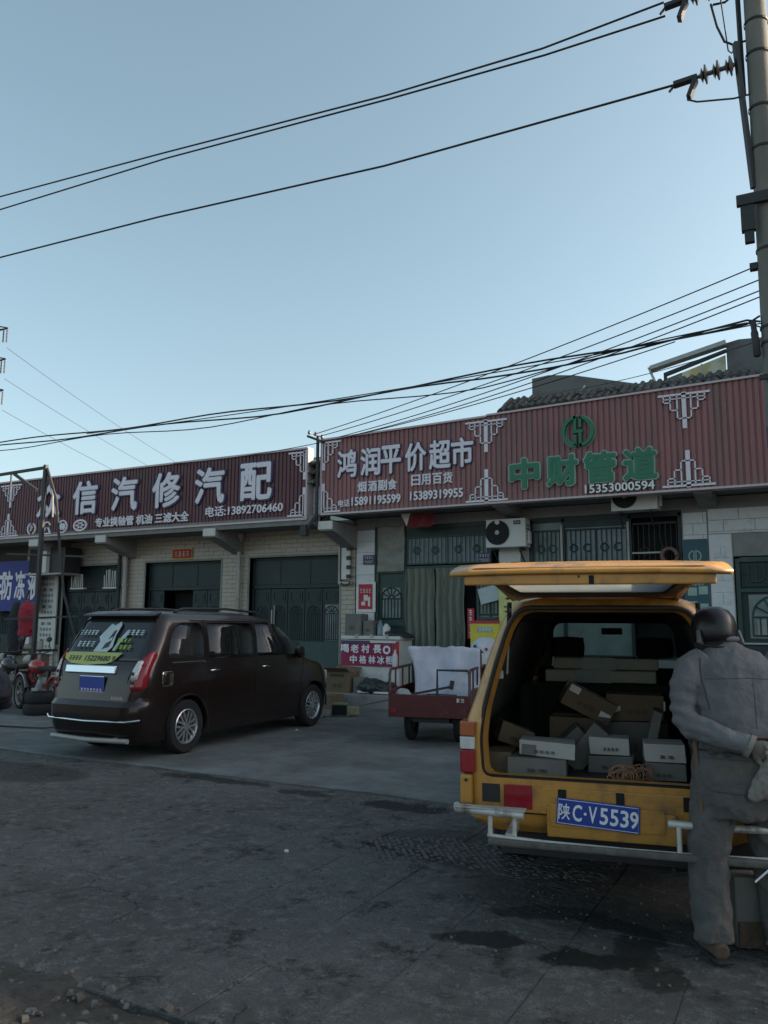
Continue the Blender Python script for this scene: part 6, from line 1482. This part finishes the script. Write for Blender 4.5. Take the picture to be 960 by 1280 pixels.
def head_mesh(mb, c, s=1.0):
    """head facing +y: skull, jaw, nose, ears, neck"""
    c = Vector(c)
    ell(mb, [(c.x, c.y, c.z-.115*s, .03*s,.035*s),(c.x, c.y+.015*s, c.z-.10*s, .05*s,.06*s),(c.x, c.y+.012*s, c.z-.06*s, .064*s,.082*s),(c.x, c.y, c.z, .075*s,.095*s),(c.x, c.y-.005*s, c.z+.05*s, .073*s,.094*s),(c.x, c.y-.01*s, c.z+.09*s, .052*s,.07*s),(c.x, c.y-.01*s, c.z+.113*s, .015*s,.02*s)], 20)
    mb.tube([c+Vector((0,.085,.02))*s, c+Vector((0,.105,-.01))*s, c+Vector((0,.118,-.035))*s, c+Vector((0,.09,-.045))*s], [.009*s,.012*s,.015*s,.008*s], 8)
    mb.tube([c+Vector((-.022,.088,-.068))*s, c+Vector((0,.096,-.067))*s, c+Vector((.022,.088,-.068))*s], .006*s, 6)
    for sx in (-1, 1):
        mb.tube([c+Vector((sx*.072,-.012,.03))*s, c+Vector((sx*.084,-.015,.005))*s, c+Vector((sx*.075,-.008,-.035))*s], [.009*s,.014*s,.008*s], 8)
        mb.tube([c+Vector((sx*.015,.092,.03))*s, c+Vector((sx*.048,.078,.028))*s], .006*s, 6)
PYAW = R_(24)
pr = thing('person', 'person in grey-blue work jacket and black helmet, seen from behind at the open van', 'person', (-.355,-10.44,0), PYAW)
bd = MB()
head_mesh(bd, (-.075,.10,1.575)); ell(bd, [(-.04,.03,1.36,.075,.07),(-.06,.06,1.48,.055,.06),(-.07,.085,1.55,.055,.06)])
ell(bd, [(0,0,.85,.15,.10),(0,.0,1.0,.14,.10),(0,.02,1.2,.16,.11),(0,.03,1.36,.17,.10),(-.02,.04,1.42,.08,.07)])
blend(bd, 'body', m_skin, pr, voxel=.010, smooth=4)
jk = MB()
ell(jk, [(.015,.0,.86,.225,.150),(.015,.0,.95,.230,.155),(.012,.0,1.03,.215,.148),(.01,.01,1.10,.225,.150),(.005,.02,1.22,.245,.158),(0,.03,1.33,.245,.148),(-.01,.035,1.41,.215,.130),(-.025,.045,1.465,.15,.108),(-.045,.06,1.505,.095,.088),(-.05,.07,1.525,.075,.075)], 28)
for s in (-1, 1):
    jk.tube([(s*.15-.01,.03,1.415),(s*.225-.01,.02,1.375),(s*.268,-.01,1.30)], [.080,.080,.070], 14)
jk.tube([(-.270,.0,1.31),(-.290,-.02,1.22),(-.290,-.04,1.14),(-.262,-.085,1.09)], [.068,.061,.060,.057], 14)
jk.tube([(-.275,-.075,1.10),(-.20,-.135,1.08),(-.11,-.185,1.045),(-.035,-.205,1.025)], [.062,.056,.050,.052], 14)
jk.tube([(.270,.0,1.31),(.290,-.02,1.22),(.29,-.05,1.13),(.265,-.09,1.07)], [.068,.061,.060,.057], 14)
jk.tube([(.28,-.08,1.08),(.22,-.14,1.06),(.16,-.175,1.045)], [.058,.052,.050], 14)
jko = blend(jk, 'jacket', m_jacket, pr, voxel=.007, smooth=5, fold=.008, fscale=7.5, seed=4)
for v in jko.data.vertices:                  # bunched creases at the elbows and along the forearms
    c = v.co; k = max(0, 1-abs(c.z-1.17)/.16)*min(1, max(0, (abs(c.x)-.17)/.05))
    if k > 0: v.co = c+v.normal*(.0075*k*math.sin(c.z*95+c.x*30+3*noise3(c, 6)))
    k2 = max(0, 1-abs(c.z-1.08)/.09)*max(0, 1-abs(c.y+.10)/.14)*(1 if abs(c.x) < .27 else 0)
    if k2 > 0 and c.y < -.08: v.co = v.co+v.normal*(.004*k2*math.sin(c.x*70+2*noise3(c, 8)))
def stitch(ob, pts, r, m, name='seam', n=26):
    """lay a thin seam on the back of a garment by projecting a path onto it"""
    from mathutils.bvhtree import BVHTree
    bm = bmesh.new(); bm.from_mesh(ob.data); T = BVHTree.FromBMesh(bm); out = []
    for (a, b), (c, d) in zip(pts, pts[1:]):
        for i in range(n):
            t = i/n; h = T.ray_cast(Vector((a+(c-a)*t, -1, b+(d-b)*t)), Vector((0,1,0)))
            if h[0] is not None: out.append(h[0]+Vector((0,-.0005,0)))
    bm.free()
    if len(out) > 3: MB().tube(out, r, 5).obj(name, m, pr)
m_seam = mat('dark_seam', (.055,.06,.07), .95)
stitch(jko, [(-.20,1.44),(-.205,1.36),(-.190,1.26),(-.175,1.18)], .0035, m_seam)
stitch(jko, [(.17,1.44),(.195,1.36),(.185,1.26),(.175,1.18)], .0035, m_seam)
stitch(jko, [(-.19,1.335),(0,1.345),(.18,1.335)], .0018, m_seam)
stitch(jko, [(.03,1.33),(.03,1.09)], .0015, m_seam)
cl = MB(); cl.tube([(-.05+.082*math.cos(t),.065+.080*math.sin(t),1.525-.012*math.sin(t)) for t in [2*math.pi*i/20 for i in range(21)]], .016, 8); blend(cl, 'collar', m_jacket, pr, voxel=.006, smooth=3)
# belt loops of the waist and hem seam
MB().tube([(.012+.222*math.cos(t),.0+.158*math.sin(t),1.055+.004*math.sin(3*t)) for t in [math.pi+math.pi*i/20 for i in range(8,21)]], .009, 6).obj('waist_cord', mat('brown_strap', (.12,.08,.06), .8, var=.3), pr)
tro = MB()
ell(tro, [(.0,.0,.92,.19,.135),(.0,.0,.80,.20,.145),(.0,.0,.74,.20,.14)], 22)
tro.tube([(-.12,.0,.84),(-.165,.0,.66),(-.185,.01,.48),(-.190,-.0,.26),(-.190,-.01,.07)], [.112,.105,.094,.086,.092], 16)
tro.tube([(.10,.0,.84),(.125,.05,.66),(.14,.06,.48),(.15,.03,.26),(.16,.0,.07)], [.115,.108,.094,.084,.088], 16)
blend(tro, 'trousers', m_trous, pr, voxel=.009, smooth=5, fold=.014, fscale=8, seed=9)
# long dusty apron skirt at the left side and hanging strap
ap = MB()
ell(ap, [(-.02,-.01,.98,.215,.158),(-.02,-.01,.86,.235,.170),(-.03,-.01,.74,.225,.165),(-.05,.0,.66,.19,.15)], 24)
apo = blend(ap, 'coat_skirt', m_trous, pr, voxel=.009, smooth=5, fold=.010, fscale=9, seed=2)
stitch(apo, [(-.22,.955),(-.1,.952),(.08,.945)], .002, m_seam); stitch(apo, [(-.20,.80),(-.05,.79),(.04,.785)], .003, m_seam)
MB().tube([(-.235,-.03,1.10),(-.245,-.05,1.0),(-.240,-.06,.85),(-.235,-.07,.70),(-.215,-.08,.56)], [.012,.013,.012,.013,.010], 6).obj('hanging_strap', mat('brown_strap', (.12,.08,.06), .8), pr, smooth=60)
MB().cyl((-.195,-.125,.985),(-.198,-.137,.985),.017,n=14).obj('button', m_iron, pr); MB().cyl((-.13,-.158,.97),(-.131,-.166,.97),.010,n=12).obj('button', m_iron, pr)
Mh = lambda loc, rx, ry, rz: Matrix.Translation(loc) @ Matrix.Rotation(rz,4,'Z') @ Matrix.Rotation(ry,4,'Y') @ Matrix.Rotation(rx,4,'X')
hand('glove', m_glove, pr, Mh((-.03,-.205,1.025), R_(-70), R_(14), R_(-6)) @ Matrix.Scale(1.18,4), .45)
hand('glove', m_glove, pr, Mh((.16,-.185,1.04), R_(70), R_(14), R_(184)) @ Matrix.Scale(1.12,4), .6)
MB().tube([(-.045,-.20,1.03),(-.025,-.207,1.02)], [.058,.060], 14).obj('glove_cuff', m_glove, pr, smooth=60)
mb = MB(); mb.tube([(.085,-.20,1.02),(.07,-.215,.93),(.02,-.205,.83),(-.045,-.195,.775)], [.020,.055,.060,.022], 10); mb.tube([(.09,-.20,.98),(.12,-.205,.88),(.10,-.20,.76)], [.03,.055,.03], 10)
for i, v in enumerate(mb.v): mb.v[i] = (v[0], -.2+(v[1]+.2)*.5, v[2])
o = blend(mb, 'work_glove', m_glove, None, voxel=.007, smooth=3, fold=.006, fscale=18); o.location = (-.355,-10.44,0); o.rotation_euler = (0,0,PYAW); tag(o, 'spare dirty cotton glove dangling from the hands behind the back', 'glove')
for s, x, y, rz in ((-1,-.19,-.02,8),(1,.165,.0,-12)):
    f = MB(); f.tube([(0,-.09,.045),(0,-.02,.055),(0,.08,.045),(0,.16,.032)], [.040,.046,.046,.030], 12); sh_ = blend(f, 'shoe', m_shoe, pr, voxel=.008, smooth=4); sh_.location = (x,y,0); sh_.rotation_euler = (0,0,R_(rz))
    one('sole', m_black, sh_, -.045,.045,-.12,.17,0,.018, bevel=.008)
# helmet
MB().lathe([(.10,0),(.106,.02),(.10,.045)], (-.078,.085,1.475), (0,.05,1), 20).obj('neck_flap', mat('black_strap_cloth', (.02,.02,.024), .9), pr, smooth=60)
he = MB(); he.lathe([(.118,-.055),(.128,-.02),(.132,.03),(.122,.075),(.095,.112),(.055,.133),(0,.140)], (-.078,.095,1.565), (0,.14,1), 30)
ho = he.obj('helmet', mat('black_helmet_shell', (.010,.011,.015), .42, coat=.15, var=.1), None, smooth=60); so = ho.modifiers.new('t','SOLIDIFY'); so.thickness = .012; ho.parent = pr; ho.scale = (.86,1.0,1.0); ho.location.x = -.011
MB().tube([(-.078+.103*math.cos(t),.090+.119*math.sin(t),1.512+.017*math.sin(t)) for t in [2*math.pi*i/24 for i in range(25)]], .006, 6).obj('helmet_rim', m_plastic, pr)
for s in (-1, 1):
    MB().box(-.01,.01,-.03,.035,-.045,.03).obj('helmet_vent', mat('scuffed_grey', (.11,.12,.13), .4), pr, bevel=.006, loc=(-.078+s*.092,.03,1.545), rot=(R_(-25),R_(s*10),R_(s*38)))
# white cable ties held low at the right, concrete block behind the legs
q = MB(); M_ = Matrix.Translation((-.355,-10.44,0)) @ Matrix.Rotation(PYAW,4,'Z')
def pw(x,y,z): return M_ @ Vector((x,y,z))
q.tube([pw(-.035,-.18,.395),pw(.06,-.18,.475),pw(.17,-.17,.545)], .005, 5); q.tube([pw(.055,-.19,.430),pw(.10,-.18,.50)], .004, 5)
tag(q.obj('white_rod', mat('bright_white_plastic', (.72,.74,.80), .4)), 'thin white forked rod sticking out low beside the person at the right edge', 'rod')
t = thing('concrete_block', 'pale grey block with a muddy brown face standing by the person\'s left foot', 'block', tuple(pw(.025,.10,0)), PYAW)
one('block', m_card2, t, -.07,.075,-.02,.12,.0,.34, bevel=.01); one('muddy_face', m_shoe, t, -.062,.067,-.032,-.0205,.01,.13, bevel=.008)
t = thing('handcart', 'dark barrow frame with leafy scraps between the legs of the person', 'cart', tuple(pw(.06,.35,0)), PYAW)
MB().box(-.12,.3,-.1,.15,.1,.48).obj('tray', m_dark, t, bevel=.02)
for x in (-.08,.26): MB().bar((x,0,0),(x,0,.1),.04).obj('leg', m_iron, t)
# second person cropped by the left edge
p2 = thing('person', 'person in a long black coat with pale collar, cropped by the left edge', 'person', (-6.89,-10.10,0), R_(28))
p2.scale = (1.05,1.05,.88)
bd = MB(); head_mesh(bd, (0,.02,1.50)); ell(bd, [(0,0,1.2,.09,.08),(0,0,1.36,.06,.06),(0,.01,1.45,.055,.06)]); blend(bd, 'body', m_skin, p2, voxel=.010, smooth=4)
m_blk = mat('black_jacket', (.014,.016,.024), .8, var=.25, dirt=(.025,.028,.045), dirt_amt=.5, dirt_scale=2)
jk = MB(); ell(jk, [(0,0,.30,.20,.15),(0,0,.5,.21,.15),(0,0,.70,.20,.14),(0,0,.85,.21,.15),(0,0,1.0,.20,.14),(0,0,1.15,.215,.145),(0,0,1.26,.21,.13),(0,.0,1.32,.13,.10),(0,0,1.37,.085,.085)], 24)
for s in (-1, 1): jk.tube([(s*.15,0,1.27),(s*.225,0,1.22),(s*.26,.0,1.05),(s*.235,.10,.95),(s*.16,.20,.93)], [.075,.078,.066,.060,.052], 12)
blend(jk, 'jacket', m_blk, p2, voxel=.009, fold=.010, fscale=8)
MB().tube([(.17*math.cos(t), .0+.12*math.sin(t), 1.33+.02*math.cos(2*t)) for t in [2*math.pi*i/16 for i in range(17)]], .045, 8).obj('collar', mat('pale_fleece', (.50,.52,.50), .95, bump=.004, bscale=90), p2, smooth=60)
tro = MB(); ell(tro, [(0,0,.82,.17,.13),(0,0,.74,.17,.13)], 18)
for s in (-1, 1): tro.tube([(s*.09,0,.76),(s*.10,.0,.48),(s*.10,0,.10)], [.095,.078,.065], 12)
blend(tro, 'trousers', m_blk, p2, voxel=.010, fold=.008, fscale=9)
hr = MB(); ell(hr, [(0,-.02,1.47,.070,.08),(0,-.015,1.54,.082,.10),(0,-.015,1.60,.070,.088),(0,-.01,1.63,.02,.03)]); blend(hr, 'hair', m_plastic, p2, voxel=.01, smooth=3)
for s in (-1, 1):
    f = MB(); f.tube([(0,-.09,.045),(0,-.02,.055),(0,.08,.045),(0,.15,.032)], [.040,.046,.046,.030], 12); o = blend(f, 'shoe', mat('white_trainer', (.5,.5,.48), .6), p2, voxel=.008, smooth=4); o.location = (s*.10,0,0)
    hand('hand', m_skin, p2, Mh((s*.15,.21,.93), R_(90), R_(5), R_(90+s*60)), .5)
